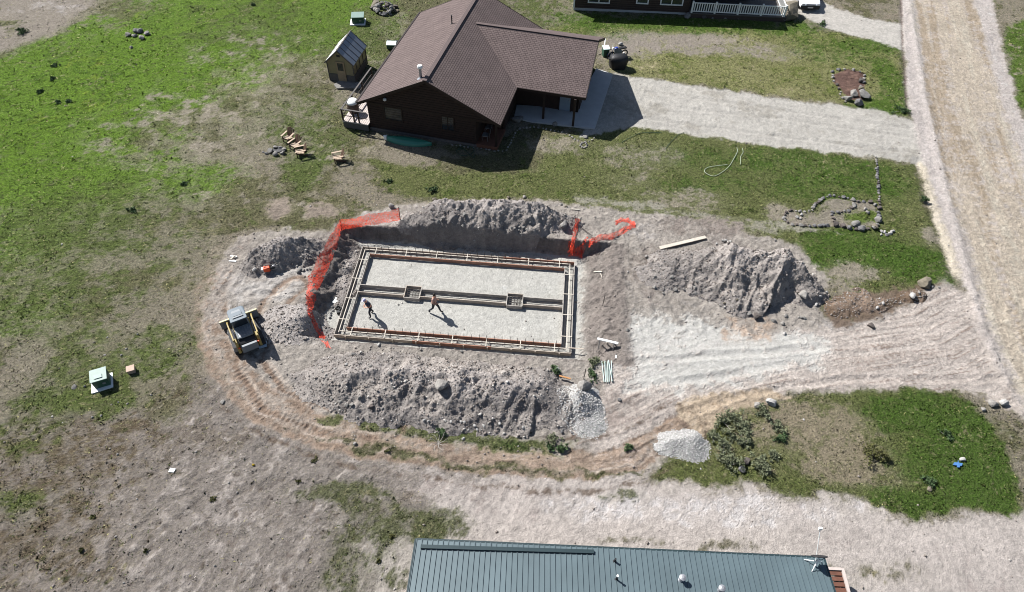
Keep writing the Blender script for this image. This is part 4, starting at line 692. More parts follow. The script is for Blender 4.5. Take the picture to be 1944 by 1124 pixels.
run((ft, ft), (FWID-ft, ft), R1); run((ft, FLEN-ft), (FWID-ft, FLEN-ft), R1); run((ft, ft+.03), (ft, FLEN-ft-.03), R2); run((FWID-ft, ft+.03), (FWID-ft, FLEN-ft-.03), R2)
k2 = .3
for p, q in (((k2, k2), (FWID-k2, k2)), ((k2, FLEN-.24), (FWID-k2, FLEN-.24)), ((k2-.06, .2), (k2-.06, FLEN-.2)), ((FWID-k2, .2), (FWID-k2, FLEN-.2))): run(p, q, ['wood'], .05, .04, HB-.01+.03)
def fl_(px, py): l_ = to_local(fm, G(px, py, FZ+.3)); return l_[0], l_[1]
cb1 = (fl_(677, 541)[1]+fl_(1071, 568.6)[1])/2; cb0 = (fl_(674, 553)[1]+fl_(1066.5, 582)[1])/2; cbm = (cb0+cb1)/2; cb0, cb1 = cbm-.31, cbm+.31
pads = [fl_(783, 557)[0], fl_(977, 572)[0]]; ps = .5; xs_ = [ft]+[v for p in pads for v in (p-ps, p+ps)]+[FWID-ft]
for i in (0, 2, 4): run((xs_[i]+.03, cb0), (xs_[i+1]-.03, cb0), R2); run((xs_[i]+.03, cb1), (xs_[i+1]-.03, cb1), R2+['boardred'])
for p in pads:
    for a_, b_ in (((p-ps, cbm-ps), (p+ps, cbm-ps)), ((p-ps, cbm+ps), (p+ps, cbm+ps)), ((p-ps, cbm-ps+.03), (p-ps, cbm+ps-.03)), ((p+ps, cbm-ps+.03), (p+ps, cbm+ps-.03))): run(a_, b_, R2, h=HB+.01)
    g_ = MB()
    for j in range(5): t_ = -.36+j*.18; g_.tube([(p+t_, cbm-.4, .16), (p+t_, cbm+.4, .16)], .014, 5); g_.tube([(p-.4, cbm+t_, .185), (p+.4, cbm+t_, .185)], .014, 5)
    g_.build('rebar_mat', M['rebar'], fm)
for i in range(7):
    x_ = 1.0+i*(FWID-2)/6
    MB().bb((x_-.025, -.02, HB+.045), (x_+.025, ft+.02, HB+.07)).build('cross_cleat', M['wood'], fm); MB().bb((x_-.025, FLEN-ft-.02, HB+.045), (x_+.025, FLEN+.02, HB+.07)).build('cross_cleat', M['wood'], fm)
for i in range(4):
    y_ = 1.2+i*(FLEN-2.4)/3
    for x_ in (0, FWID-ft): MB().bb((x_-.02, y_-.025, HB+.045), (x_+ft+.02, y_+.025, HB+.07)).build('cross_cleat', M['wood'], fm)
for i in range(30):
    x_ = .45+i*(FWID-.9)/29; MB().tube([(x_, ft-.2, .02), (x_+random.uniform(-.02, .02), ft-.2, .85+random.uniform(-.05, .05))], .015, 5).build('rebar_dowel', M['rebar'], fm)
    MB().tube([(x_, FLEN-.2, .02), (x_+random.uniform(-.02, .02), FLEN-.2, .8+random.uniform(-.05, .05))], .015, 5).build('rebar_dowel', M['rebar'], fm)
b = MB()
for o_ in (.18, .44): b.tube([(o_, o_, .12), (FWID-o_, o_, .12), (FWID-o_, FLEN-o_, .12), (o_, FLEN-o_, .12), (o_, o_, .12)], .014, 5)
b.tube([(ft, cbm-.1, .12), (FWID-ft, cbm-.1, .12)], .012, 5).tube([(ft, cbm+.1, .12), (FWID-ft, cbm+.1, .12)], .012, 5); b.build('rebar_runs', M['rebar'], fm)
for i in range(10):
    x_ = .7+i*(FWID-1.4)/9; MB().bb((x_-.03, -.09, -.05), (x_+.03, -.03, .28)).build('stake', M['board'], fm)
MB().bb((FWID-.2, .3, HB+.08), (FWID+.75, .36, HB+.11)).build('overhanging_board', M['board'], fm)

# ------------------------------------------------------------------ orange safety fence
def net(name, prs, parent, n=10, amp=.05, sub=8):
    P = [(np.array(a), np.array(b)) for a, b in prs]; V = []; rows = []
    for i in range(len(P)-1):
        for k in range(n if i < len(P)-2 else n+1):
            t = k/n; a = P[i][0]*(1-t)+P[i+1][0]*t; b = P[i][1]*(1-t)+P[i+1][1]*t; r = []
            for j in range(sub+1):
                s_ = j/sub; p = a*(1-s_)+b*s_; p = p+np.array([random.gauss(0, amp), random.gauss(0, amp), random.gauss(0, amp*.6)-.1*math.sin(math.pi*t)*s_]); 
                p[2] = max(p[2], top(p[0], p[1])+.03); r.append(len(V)); V.append(tuple(p))
            rows.append(r)
    F_ = [(rows[i][j], rows[i][j+1], rows[i+1][j+1], rows[i+1][j]) for i in range(len(rows)-1) for j in range(sub)]
    m_ = MB(); m_.add(V, F_); o = m_.build(name, M['net'], parent, smooth=True); return o
def BT(b, t, z): 
    p = GT(*b); q = G(t[0], t[1], p[2]+z); return p, q
sf = thing('safety_fence', (0, 0, 0), 0, 'sagging orange safety fence running down the left side of the pit', 'fence')
pr_ = [BT((760, 418), (757, 395), .95), BT((705, 428), (702, 406), .9), BT((648, 437), (645, 417), .85), BT((640, 470), (625, 450), .7), BT((625, 505), (604, 486), .6), BT((607, 545), (584, 530), .5), BT((598, 574), (581, 560), .5), BT((593, 590), (582, 575), .4), BT((603, 618), (586, 600), .3), BT((618, 640), (602, 632), .15), BT((627, 662), (618, 658), .1)]
for i in range(0, len(pr_)-1): net('netting', pr_[i:i+2], sf, 9, .035)
for i in (0, 2, 4, 6): p, q = pr_[i]; MB().tube([p-np.array([0, 0, .1]), q+(q-p)*.08], .028, 6).build('post', M['rebar'], sf)
hf = thing('collapsed_fence', (0, 0, 0), 0, 'crumpled orange safety netting lying at the right corner of the pit', 'fence')
def heap(pts, w, amp, nm='netting'):
    prs = []
    for i, (px, py, z) in enumerate(pts):
        p = GT(px, py); a = G(px, py-w/2, p[2]+z); a2 = G(px, py+w/2, p[2]+.03); prs.append((a2, a))
    return net(nm, prs, hf, 7, amp*.45, 8)
p1 = GT(1096, 412); p2 = GT(1086, 482)
net('netting', [(np.array(G(1101, 416, p1[2]+.1)), np.array(G(1093, 414, p1[2]+.6))), (np.array(G(1093, 450, -.1)), np.array(G(1087, 448, .4))), (np.array(G(1087, 482, -.7)), np.array(G(1079, 480, -.3)))], hf, 9, .04)
heap([(1080, 480, .3), (1095, 480, .5), (1106, 482, .3)], 15, .1); heap([(1103, 483, .3), (1112, 470, .3), (1122, 458, .3), (1140, 450, .35), (1165, 447, .3), (1185, 436, .2), (1205, 425, .2)], 13, .08); heap([(1207, 427, .2), (1192, 418, .2), (1180, 417, .2), (1168, 423, .15)], 9, .07)
MB().tube([GT(1103, 432, .02), GT(1124, 453, .25)], .025, 6).build('post', M['rebar'], hf); MB().tube([GT(1096, 420, -.1), GT(1097, 408, .4)], .02, 6).build('post', M['rebar'], hf)
# ------------------------------------------------------------------ stones
def rock_mesh(seed, flat=.7, cut=.25):
    rg = random.Random(seed); bm = bmesh.new(); bmesh.ops.create_icosphere(bm, subdivisions=2, radius=1)
    pl = [(Vector((rg.gauss(0, 1), rg.gauss(0, 1), rg.gauss(0, 1))).normalized(), rg.uniform(.42, .8)) for _ in range(10)]
    for v in bm.verts:
        for n_, d_ in pl:
            k_ = v.co.dot(n_)-d_
            if k_ > 0: v.co -= n_*k_*.97
        v.co *= 1+rg.uniform(-.05, .05); v.co.z *= flat
    me = bpy.data.meshes.new('stone'); bm.to_mesh(me); bm.free(); return me
ROCKM = []
for i in range(9):
    me = rock_mesh(100+i, .6+.05*(i % 4)); me.materials.append(M['rock%d' % (i % 6)]); ROCKM.append(me)
BYC = {'grey': [0, 6], 'dark': [1, 7], 'pale': [2, 8], 'brown': [3], 'white': [4], 'tan': [5]}
def stone(px, py, r, c='grey', label=None, group=None, cat='stone', name='stone', sink=.15, dz=0, flat=1.0, p=None):
    p = GT(px, py) if p is None else p; r *= .8 if r < .3 else .88; o = bpy.data.objects.new(name, ROCKM[random.choice(BYC[c])]); SC.collection.objects.link(o)
    s_ = random.uniform(.85, 1.15); o.scale = (r*s_, r*random.uniform(.75, 1.05), r*random.uniform(.85, 1.1)*flat); o.rotation_euler = (random.uniform(-.25, .25), random.uniform(-.25, .25), random.uniform(0, 6.28))
    o.location = (p[0], p[1], p[2]+r*(.55-sink)*flat+dz); return tag(o, label, cat, group)
def row(pts, org, sc, step, r, cs, label, group, jit=.03, rfun=None):
    P = [GT(org[0]+x_/sc, org[1]+y_/sc) for x_, y_ in pts]; carry = 0
    for i in range(len(P)-1):
        L = np.linalg.norm(P[i+1]-P[i]); t = carry
        while t < L:
            p = P[i]+(P[i+1]-P[i])*t/L+np.array([random.gauss(0, jit), random.gauss(0, jit), 0]); rr = r*random.uniform(.7, 1.25)
            stone(0, 0, rr, random.choice(cs), label, group, p=p); t += step*random.uniform(.85, 1.15)
        carry = t-L
C7 = ((1180, 230), 3.135); _r0 = 1
row([(1515, 215), (1522, 330), (1530, 420), (1535, 505)], *C7, .3, .2, ['grey', 'dark', 'brown', 'dark'], 'small stone in the straight border row running up the lawn', 'stones in the straight lawn border')
row([(1370, 465), (1250, 445), (1200, 460), (1150, 500), (1130, 535), (1090, 540), (1000, 530), (965, 560), (965, 590), (1000, 612), (1080, 625), (1180, 625), (1240, 620)], *C7, .3, .21, ['grey', 'dark', 'brown'], 'small stone in the curved outer border of the lawn garden', 'stones around the lawn garden')
row([(1385, 510), (1340, 535), (1290, 545), (1250, 545), (1255, 580), (1262, 612)], *C7, .32, .22, ['grey', 'dark', 'brown'], 'stone in the inner border of the lawn garden ring', 'stones of the inner garden ring')
row([(1535, 520), (1500, 490), (1460, 480), (1400, 478), (1380, 500)], *C7, .46, .3, ['grey', 'brown', 'dark'], 'medium grey stone along the top of the garden ring', 'medium stones on top of the garden ring')
row([(1275, 622), (1310, 628), (1370, 640), (1430, 648), (1500, 642), (1530, 600), (1525, 550), (1522, 520)], *C7, .46, .34, ['dark', 'brown', 'grey'], 'dark chunky stone on the lower right rim of the garden ring', 'chunky stones of the garden ring')
def at7(x_, y_): return C7[0][0]+x_/C7[1], C7[0][1]+y_/C7[1]
stone(*at7(1392, 618), .42, 'grey', 'biggest grey boulder on the lower rim of the garden ring'); stone(*at7(1505, 635), .4, 'tan', 'large tan boulder at the lower right corner of the garden ring')
for i, (x_, y_, r_) in enumerate(((1045, 576, .22), (1070, 560, .2), (1062, 580, .17))): stone(*at7(x_, y_), r_, 'white', 'white stone lying inside the left garden bed', group='white stones in the left garden bed')
for i, (x_, y_) in enumerate(((1447, 528), (1462, 546))): stone(*at7(x_, y_), .24, 'pale', 'pale stone standing inside the garden ring', group='pale stones inside the garden ring')
for i in range(12): stone(*at7(1575+random.gauss(0, 18), 665+random.gauss(0, 9)), random.uniform(.1, .22), random.choice(['white', 'dark', 'white']), 'black and white rubble stone heaped outside the garden ring corner', group='rubble stones outside the garden ring corner')
C5 = ((1500, 0), 3.748)
row([(305, 515), (345, 500), (400, 495), (450, 500), (500, 515), (530, 545), (520, 585), (500, 620), (520, 650)], *C5, .6, .27, ['grey', 'pale', 'dark'], 'grey stone on the upper rim of the red mulch bed', 'stones on the upper rim of the mulch bed')
row([(300, 535), (310, 580), (330, 600), (350, 640), (355, 680), (370, 705), (400, 730)], *C5, .5, .2, ['dark', 'brown', 'pale'], 'small brown stone on the left rim of the red mulch bed', 'stones on the left rim of the mulch bed')
for x_, y_, r_, c_, lb in ((515, 690, .72, 'grey', 'largest grey boulder at the foot of the red mulch bed'), (480, 738, .6, 'dark', 'dark boulder at the lowest tip of the red mulch bed'), (445, 680, .5, 'pale', 'pale upright boulder on the left of the mulch bed boulders'), (410, 712, .5, 'grey', 'grey boulder at the lower left of the mulch bed'), (455, 655, .3, 'pale', 'small pale boulder in the red mulch above the boulders'), (505, 583, .4, 'brown', 'brown boulder halfway up the right rim of the mulch bed'), (500, 632, .3, 'tan', 'tan stone just above the largest mulch bed boulder')):
    stone(C5[0][0]+x_/C5[1], C5[0][1]+y_/C5[1], r_, c_, lb, cat='boulder', name='boulder')
C3 = ((860, 0), 3.305)
row([(0, 910), (80, 925), (150, 930), (260, 950), (330, 950), (370, 890), (390, 830), (420, 810), (480, 800), (550, 805), (620, 820), (690, 830), (730, 850), (760, 875), (800, 885)], *C3, .32, .13, ['pale', 'grey', 'tan'], 'small pale stone edging the front flower bed of the brown house', 'edging stones along the front of the brown house')
row([(830, 893), (850, 890), (885, 870), (905, 840)], *C3, .3, .13, ['pale', 'grey'], 'small pale stone edging the corner of the concrete apron', 'edging stones by the concrete apron')
for k in range(9): a_ = k*.7; stone(860+(820+20*math.cos(a_))/3.305, (912+16*math.sin(a_))/3.305, .15, random.choice(['grey', 'pale']), 'small stone of the little ring below the house apron', group='stones of the little ring')
stone(860+832/3.305, 862/3.305, .33, 'grey', 'flat grey boulder just above the little stone ring', flat=.6)
for x_, y_, r_ in ((410, 760, .6), (640, 785, .38)): stone(860+x_/3.305, y_/3.305, r_, 'grey', 'round boulder under the porch eave, %s' % ('left near the valley' if x_ < 500 else 'right between the posts'), cat='boulder', name='boulder')
C6 = ((460, 220), 5.4)
for x_, y_, r_ in ((290, 358, .37), (340, 322, .3), (388, 320, .24), (428, 342, .27), (418, 378, .3), (345, 388, .36), (245, 380, .22), (215, 366, .16)): stone(C6[0][0]+x_/C6[1], C6[0][1]+y_/C6[1]+2, r_, random.choice(['grey', 'pale']), 'rounded grey stone of the fire pit ring beside the wooden chairs', group='stones of the fire pit')
cp = GT(528, 284); t_ = thing('fire_pit_ash', (cp[0], cp[1], cp[2]+.02)); o = MB().lathe([(.42, 0), (.4, .05), (.02, .06)], n=14).build('ash_bed', M['blackp']); bpy.data.objects.remove(t_); o.location = (cp[0], cp[1], cp[2]+.01); tag(o, 'dark ash bed in the middle of the fire pit stones', 'ash bed')
for i in range(46):
    a_ = random.random()*6.28; r_ = random.random()**.6; px = 730+26*r_*math.cos(a_); py = 20+10*r_*math.sin(a_); h_ = (1-r_)*.9
    p = GT(px, py); p[2] += h_*.8; stone(0, 0, random.uniform(.16, .4), random.choice(['grey', 'dark', 'brown', 'pale', 'tan']), 'field stone in the rock pile at the top behind the roof', group='stones of the rock pile', p=p)
stone(716, 13, .75, 'tan', 'big tan boulder at the left of the top rock pile', cat='boulder', name='boulder')
for x_, y_, r_, c_ in ((943, 262, .4, 'grey'), (1000, 235, .45, 'dark'), (1030, 240, .4, 'dark'), (1048, 285, .4, 'pale'), (1085, 254, .4, 'grey'), (995, 268, .3, 'pale')): stone(x_/3.876, y_/3.876, r_, c_, 'dark and pale rock in the small cluster on the bright green slope', group='rocks on the green slope')
stone(968/3.876, 352/3.876, .25, 'grey', 'lone small grey stone below the rock cluster on the green slope')
C4 = ((1200, 400), 3.24)
for x_, y_, r_, c_ in ((88, 285, .2, 'pale'), (140, 405, .13, 'grey'), (135, 475, .2, 'pale'), (190, 510, .15, 'grey'), (262, 488, .2, 'pale'), (245, 410, .2, 'grey'), (318, 488, .16, 'grey'), (395, 440, .2, 'grey'), (385, 480, .2, 'pale'), (390, 510, .18, 'grey'), (350, 515, .13, 'grey'), (715, 430, .1, 'tan'), (1130, 580, .2, 'white'), (1155, 530, .18, 'white'), (1195, 505, .17, 'white'), (720, 635, .22, 'grey'), (925, 695, .2, 'pale'), (870, 680, .24, 'grey'), (935, 757, .17, 'white'), (1040, 660, .2, 'grey'), (1058, 662, .17, 'grey'), (565, 570, .15, 'tan'), (645, 550, .14, 'tan'), (540, 585, .13, 'pale'), (800, 465, .12, 'tan'), (945, 650, .2, 'grey'), (1025, 660, .15, 'pale')):
    stone(C4[0][0]+x_/C4[1], C4[0][1]+y_/C4[1], r_, c_, 'small loose stone on the slopes and toe of the tall right pile', group='loose stones on the tall pile')
for x_, y_, r_, c_, lb in ((1050, 528, .42, 'pale', 'pale round boulder standing on the right slope of the tall pile'), (765, 652, .42, 'brown', 'dark brown boulder at the near foot of the tall pile'), (1797, 455, .62, 'tan', 'wide tan boulder by the road at the end of the green strip'), (1722, 527, .3, 'white', 'white boulder in the brown berm near the road'), (1540, 572, .2, 'white', 'white stone in the green gap of the brown berm'), (1507, 602, .2, 'white', 'white stone at the left edge of the green gap in the berm'), (1845, 470, .17, 'pale', 'pale stone just right of the wide tan boulder'), (1885, 475, .14, 'grey', 'tiny grey stone farthest right of the wide tan boulder'), (1470, 712, .3, 'brown', 'brown clod at the lower end of the brown berm'), (880, 182, .15, 'tan', 'lone tan stone in the grass behind the tall pile')):
    stone(C4[0][0]+x_/C4[1], C4[0][1]+y_/C4[1], r_, c_, lb, cat='boulder' if r_ > .28 else 'stone', name='boulder' if r_ > .28 else 'stone')
for x_, y_ in ((560, 188), (575, 185), (590, 196), (605, 192), (520, 208)): stone(C4[0][0]+x_/C4[1], C4[0][1]+y_/C4[1], .17, 'white', 'white stone in the small group behind the tall pile, right of the plank', group='white stones right of the plank')
C8 = ((560, 620), 3.0375)
for x_, y_, r_, c_ in ((337, 165, .24, 'grey'), (298, 222, .17, 'white'), (545, 270, .2, 'grey'), (300, 455, .22, 'pale'), (330, 455, .22, 'grey'), (440, 465, .25, 'brown'), (215, 415, .2, 'grey'), (265, 435, .17, 'grey'), (505, 475, .16, 'grey'), (375, 410, .18, 'grey'), (485, 105, .17, 'white'), (610, 300, .14, 'pale'), (438, 230, .16, 'grey'), (890, 240, .13, 'grey'), (1340, 315, .16, 'pale'), (1340, 240, .14, 'pale'), (1540, 608, .17, 'dark'), (1600, 618, .15, 'dark'), (725, 135, .13, 'pale'), (960, 145, .15, 'grey')):
    stone(C8[0][0]+x_/C8[1], C8[0][1]+y_/C8[1], r_, c_, 'loose stone on the slope and toe of the long near spoil pile', group='loose stones on the long near pile')
for x_, y_ in ((900, 550), (958, 552), (975, 553), (745, 543), (770, 547), (1035, 572), (1090, 575), (970, 650), (1050, 595), (1180, 560), (1315, 585)): stone(C8[0][0]+x_/C8[1], C8[0][1]+y_/C8[1], .15, 'white', 'pale stone between the long pile and the grass strip', group='pale stones below the long pile')
stone(C8[0][0]+842/C8[1], C8[0][1]+345/C8[1], .5, 'pale', 'grey boulder perched on the face of the long near pile', cat='boulder', name='boulder', sink=-.1)
stone(C8[0][0]+1510/C8[1], C8[0][1]+255/C8[1], .26, 'white', 'pale boulder in the dark weeds right of the long near pile', cat='boulder', name='boulder')
stone(1110, 737, .62, 'pale', 'pointed grey boulder at the top of the gravel pile', cat='boulder', name='boulder', flat=1.15)
stone(C8[0][0]+345/C8[1], C8[0][1]+677/C8[1], .17, 'pale', 'lone pale stone on the dead ground below the curved track')
C9 = ((820, 360), 3.307)
for x_, y_, r_ in ((500, 240, .15), (520, 246, .15), (550, 238, .15), (575, 241, .18), (600, 252, .18), (545, 255, .12), (15, 255, .15), (45, 260, .15), (75, 262, .17), (195, 247, .2), (205, 157, .2), (165, 122, .15), (695, 190, .16), (615, 205, .12), (690, 300, .14), (60, 195, .12)): stone(C9[0][0]+x_/C9[1], C9[0][1]+y_/C9[1], r_, random.choice(['pale', 'grey']), 'stone on the near face of the pile behind the pit', group='stones on the pile behind the pit')
stone(C9[0][0]+830/C9[1], C9[0][1]+223/C9[1], .42, 'pale', 'pale boulder above the right end of the pit back wall', cat='boulder', name='boulder')
for x_, y_, r_ in ((15, 66, .28), (70, 68, .22), (480, 53, .22), (580, 48, .22), (810, 95, .18), (840, 108, .18), (835, 160, .13)): stone(C9[0][0]+x_/C9[1], C9[0][1]+y_/C9[1], r_, random.choice(['pale', 'tan', 'grey']), 'stone in the grass behind the top of the back spoil pile', group='stones behind the back spoil pile')
stone(743, 393, .34, 'pale', 'pale boulder at the far end of the sagging orange fence', cat='boulder', name='boulder')
for x_, y_ in ((298, 325), (290, 330)): pass
stone(484, 513, .26, 'white', 'white stone left of the small red machine')
for x_, y_, r_ in ((585, 340, .22), (600, 325, .2), (620, 328, .16), (640, 322, .14), (660, 318, .14), (575, 300, .14), (440, 298, .14)): stone(400+x_/3.51, 420+y_/3.51, r_, 'grey', 'grey clod at the foot of the humped left pile', group='clods at the foot of the left pile')
for x_, y_ in ((255, 775), (265, 800), (245, 830), (262, 770), (240, 850), (250, 815)): stone(560+x_/3.627, 370+y_/3.627, .14, 'dark', 'dark clod on the left edge of the pit floor', group='dark clods on the pit floor edge')
bo = GT(1494, 31); stone(0, 0, 1.5, 'tan', 'huge rounded tan boulder at the corner of the white railed porch', cat='boulder', name='boulder', p=bo, flat=1.15)
stone(1486, 39, .5, 'grey', 'smaller grey boulder left of the huge tan boulder', cat='boulder', name='boulder')
stone(1305, 33, .55, 'grey', 'grey boulder at the left end of the shaded row under the railing', cat='boulder', name='boulder'); stone(1335, 34, .45, 'brown', 'brown boulder in the shaded row under the railing', cat='boulder', name='boulder')
row([(1085, 132), (1200, 135), (1350, 140), (1500, 145)], (1060, 0), 3.888, .62, .26, ['grey', 'brown'], 'shaded stone in the row under the white porch railing', 'stones under the porch railing')
C10 = ((1300, 700), 3.018)
for x_, y_, r_, c_, lb in ((495, 200, .42, 'white', 'white boulder above the sagebrush at the track edge'), (412, 213, .3, 'pale', 'pale stone between sagebrush and the white boulder'), (1765, 207, .38, 'pale', 'left of two pale boulders near the road corner'), (1822, 200, .38, 'white', 'right of two pale boulders near the road corner'), (1705, 236, .24, 'pale', 'small pale stone at the rim of the green island, below two boulders'), (1590, 522, .22, 'white', 'white stone beside the blue scrap on the green island'), (680, 293, .11, 'white', 'tiny white stone in the dry middle of the green island'), (355, 533, .3, 'brown', 'brown rock between two sagebrush clumps'), (325, 575, .3, 'dark', 'dark rock below the sagebrush clumps'), (1400, 690, .22, 'tan', 'tan clod near the lower edge of the green island')):
    stone(C10[0][0]+x_/C10[1], C10[0][1]+y_/C10[1], r_, c_, lb, cat='boulder' if r_ > .35 else 'stone', name='boulder' if r_ > .35 else 'stone')
stone(1191, 627, .2, 'grey', 'grey stone beside the left edge of the gravel pad'); stone(1175, 760, .2, 'dark', 'dark clod right of the gravel pile')
stone(1258-80, 85, .3, 'white', 'pale stone on the ground above the parked covered machine')
for x_, y_, r_, c_, lb in ((427, 160, .12, 'white', 'small white stone above the green utility box'), (302, 290, .2, 'grey', 'flat grey stone left of the green utility box'), (486, 630, .13, 'tan', 'reddish stone on the dead ground left of the white scrap'), (908, 350, .2, 'pale', 'pale flat stone below the yellow loader'), (532, 850, .1, 'white', 'white pebble alone low on the dead ground')): stone(x_/2.146, 600+y_/2.146, r_, c_, lb, flat=.6)
for px, py in ((480, 565), (616, 322), (413, 407), (376, 414), (346, 287), (495, 160), (515, 135), (560, 75)): stone(px/2.146, 600+py/2.146, .1, 'pale', 'small pale stone strewn around the green utility box', group='small stones around the utility box')
for i in range(40):
    px, py = random.uniform(150, 760), random.uniform(800, 1120); stone(px, py, random.uniform(.035, .09), random.choice(['white', 'pale', 'tan']), 'tiny pale pebble scattered on the dead purple grey ground', group='pebbles on the dead ground')

# ------------------------------------------------------------------ shrubs
def shrub(px, py, r, c, label, group=None, h=.75, cat='shrub', name='sagebrush', nl=None):
    r *= .62; p = GT(px, py); t = thing(name, p, 0, label, cat, group); N = nl or int(1500*r*r+200); V = []; F_ = []; rg = random
    cl = [(rg.gauss(0, .5)*r, rg.gauss(0, .5)*r, rg.uniform(.1, .8)*r*h, rg.uniform(.18, .4)*r) for _ in range(14)]; b = MB()
    for i in range(N):
        cx_, cy_, cz_, cr_ = rg.choice(cl); d = Vector((rg.gauss(0, 1), rg.gauss(0, 1), rg.gauss(.2, 1))).normalized()*cr_*rg.uniform(.5, 1.4); c_ = Vector((cx_, cy_, max(.03, cz_)))+d; c_.z = max(.03, c_.z)
        u = Vector((rg.gauss(0, 1), rg.gauss(0, 1), rg.gauss(.6, .7))).normalized(); w_ = u.cross(Vector((rg.gauss(0, 1), rg.gauss(0, 1), rg.gauss(0, 1)))).normalized()*rg.uniform(.02, .05); u *= rg.uniform(.05, .11)
        b.add([c_-w_, c_+w_, c_+u+w_*.3, c_+u-w_*.3], [(0, 1, 2, 3)])
    b.build('crown', c, t); s_ = MB()
    for k in range(5): q = cl[k]; s_.tube([(0, 0, -.05), (q[0]*.5, q[1]*.5, q[2]*.5), (q[0], q[1], q[2])], .02, 5, .008)
    s_.build('trunk', M['boardgrey'], t); return t
SG = nmat('sage_leaves', A(134, 140, 108), .85, .35, 3); SG2 = nmat('dark_shrub_leaves', A(88, 112, 70), .85, .35, 3); SG3 = nmat('olive_shrub_leaves', A(104, 104, 58), .85, .3, 3)
for x_, y_, r_, m_, lb in ((205, 285, .95, SG, 'wide sagebrush at the left edge of the island below the tan dirt'), (325, 330, .95, SG, 'tall sagebrush casting shade in the middle of the left cluster'), (335, 425, .65, SG, 'dark sided sagebrush directly below the tallest one'), (225, 470, .85, SG, 'sagebrush near the small gravel heap, left side of the island'), (265, 550, .9, SG, 'sagebrush lowest left beside the brown rock'), (430, 545, 1.0, SG, 'broad sagebrush lowest right beside the brown rock'), (265, 388, .4, SG, 'small sagebrush between two wide ones at the island edge'), (165, 385, .5, SG, 'sagebrush closest to the small gravel heap'), (450, 260, .7, SG, 'sagebrush just below the white boulder'), (530, 340, .65, SG, 'loose sagebrush at the right of the cluster'), (550, 400, .45, SG2, 'small green sagebrush lowest of the right group'), (500, 505, .5, SG, 'sagebrush tuft right of the broad lowest one'), (1075, 500, 1.0, SG3, 'olive brown bush in the centre of the green island'), (1500, 385, .4, SG2, 'blue green weed on the right of the green island'), (1400, 650, .5, SG2, 'dark green bush near the lower edge of the green island')):
    shrub(C10[0][0]+x_/C10[1], C10[0][1]+y_/C10[1], r_, m_, lb)
for x_, y_, r_, m_, lb in ((1495, 655, .55, SG, 'left of two grey green bushes at the right end of the grass strip'), (1540, 705, .5, SG2, 'right of two bushes at the end of the grass strip'), (1475, 700, .35, SG2, 'lower bush at the end of the grass strip'), (840, 610, .5, SG2, 'dark bush in the middle of the grass strip'), (1500, 262, .5, SG2, 'dark weedy clump around the pale boulder beside the foundation')): shrub(C8[0][0]+x_/C8[1], C8[0][1]+y_/C8[1], r_, m_, lb)
for k in range(9):
    px, py = random.uniform(60, 820), random.uniform(840, 1110); shrub(px, py, random.uniform(.14, .26), SG3, 'tiny dark weed tuft on the dead ground at the lower left', 'weed tufts on the dead ground', h=.5, cat='weed', name='weed', nl=60)
shrub(1193, 850, .35, SG2, 'lone dark weed in the middle of the near track bend'); shrub(1130, 690, .55, SG, 'grey weedy clump left of the pipe bundle', h=.4); shrub(1125, 715, .5, SG2, 'dark green weedy clump below the pipe bundle', h=.4)
shrub(1754, 381, .5, SG2, 'round dark bush between lawn and road'); shrub(43, 62, .8, SG2, 'dark bush alone in the dry wash at the top left'); shrub(1560, 47, .6, SG2, 'dark bush beside the upper driveway'); shrub(1712, 210, .7, SG2, 'dark green bush at the driveway and road corner'); shrub(820, 362, .5, SG2, 'green weed behind the left end of the back pile'); shrub(738, 345, .4, SG2, 'small green weed below the house, left of the back pile')
for px, py in ((105, 125), (100, 150), (112, 195), (130, 193), (75, 175), (480, 10), (350, 350), (250, 400)): shrub(px, py, .4, SG2, 'dark weed clump in the bright green field', 'weed clumps in the green field', h=.4, cat='weed', name='weed')
b = MB(); p = GT(832, 842)
for k in range(9): a_ = k*.7; b.tube([(0, 0, 0), (.3*math.cos(a_), .35*math.sin(a_), .25), (.55*math.cos(a_+.3), .6*math.sin(a_+.3), .3)], .018, 5, .006)
o = b.build('dead_branch', M['boardgrey']); o.location = p; tag(o, 'dead twiggy branch on the track below the dark bush', 'branch')

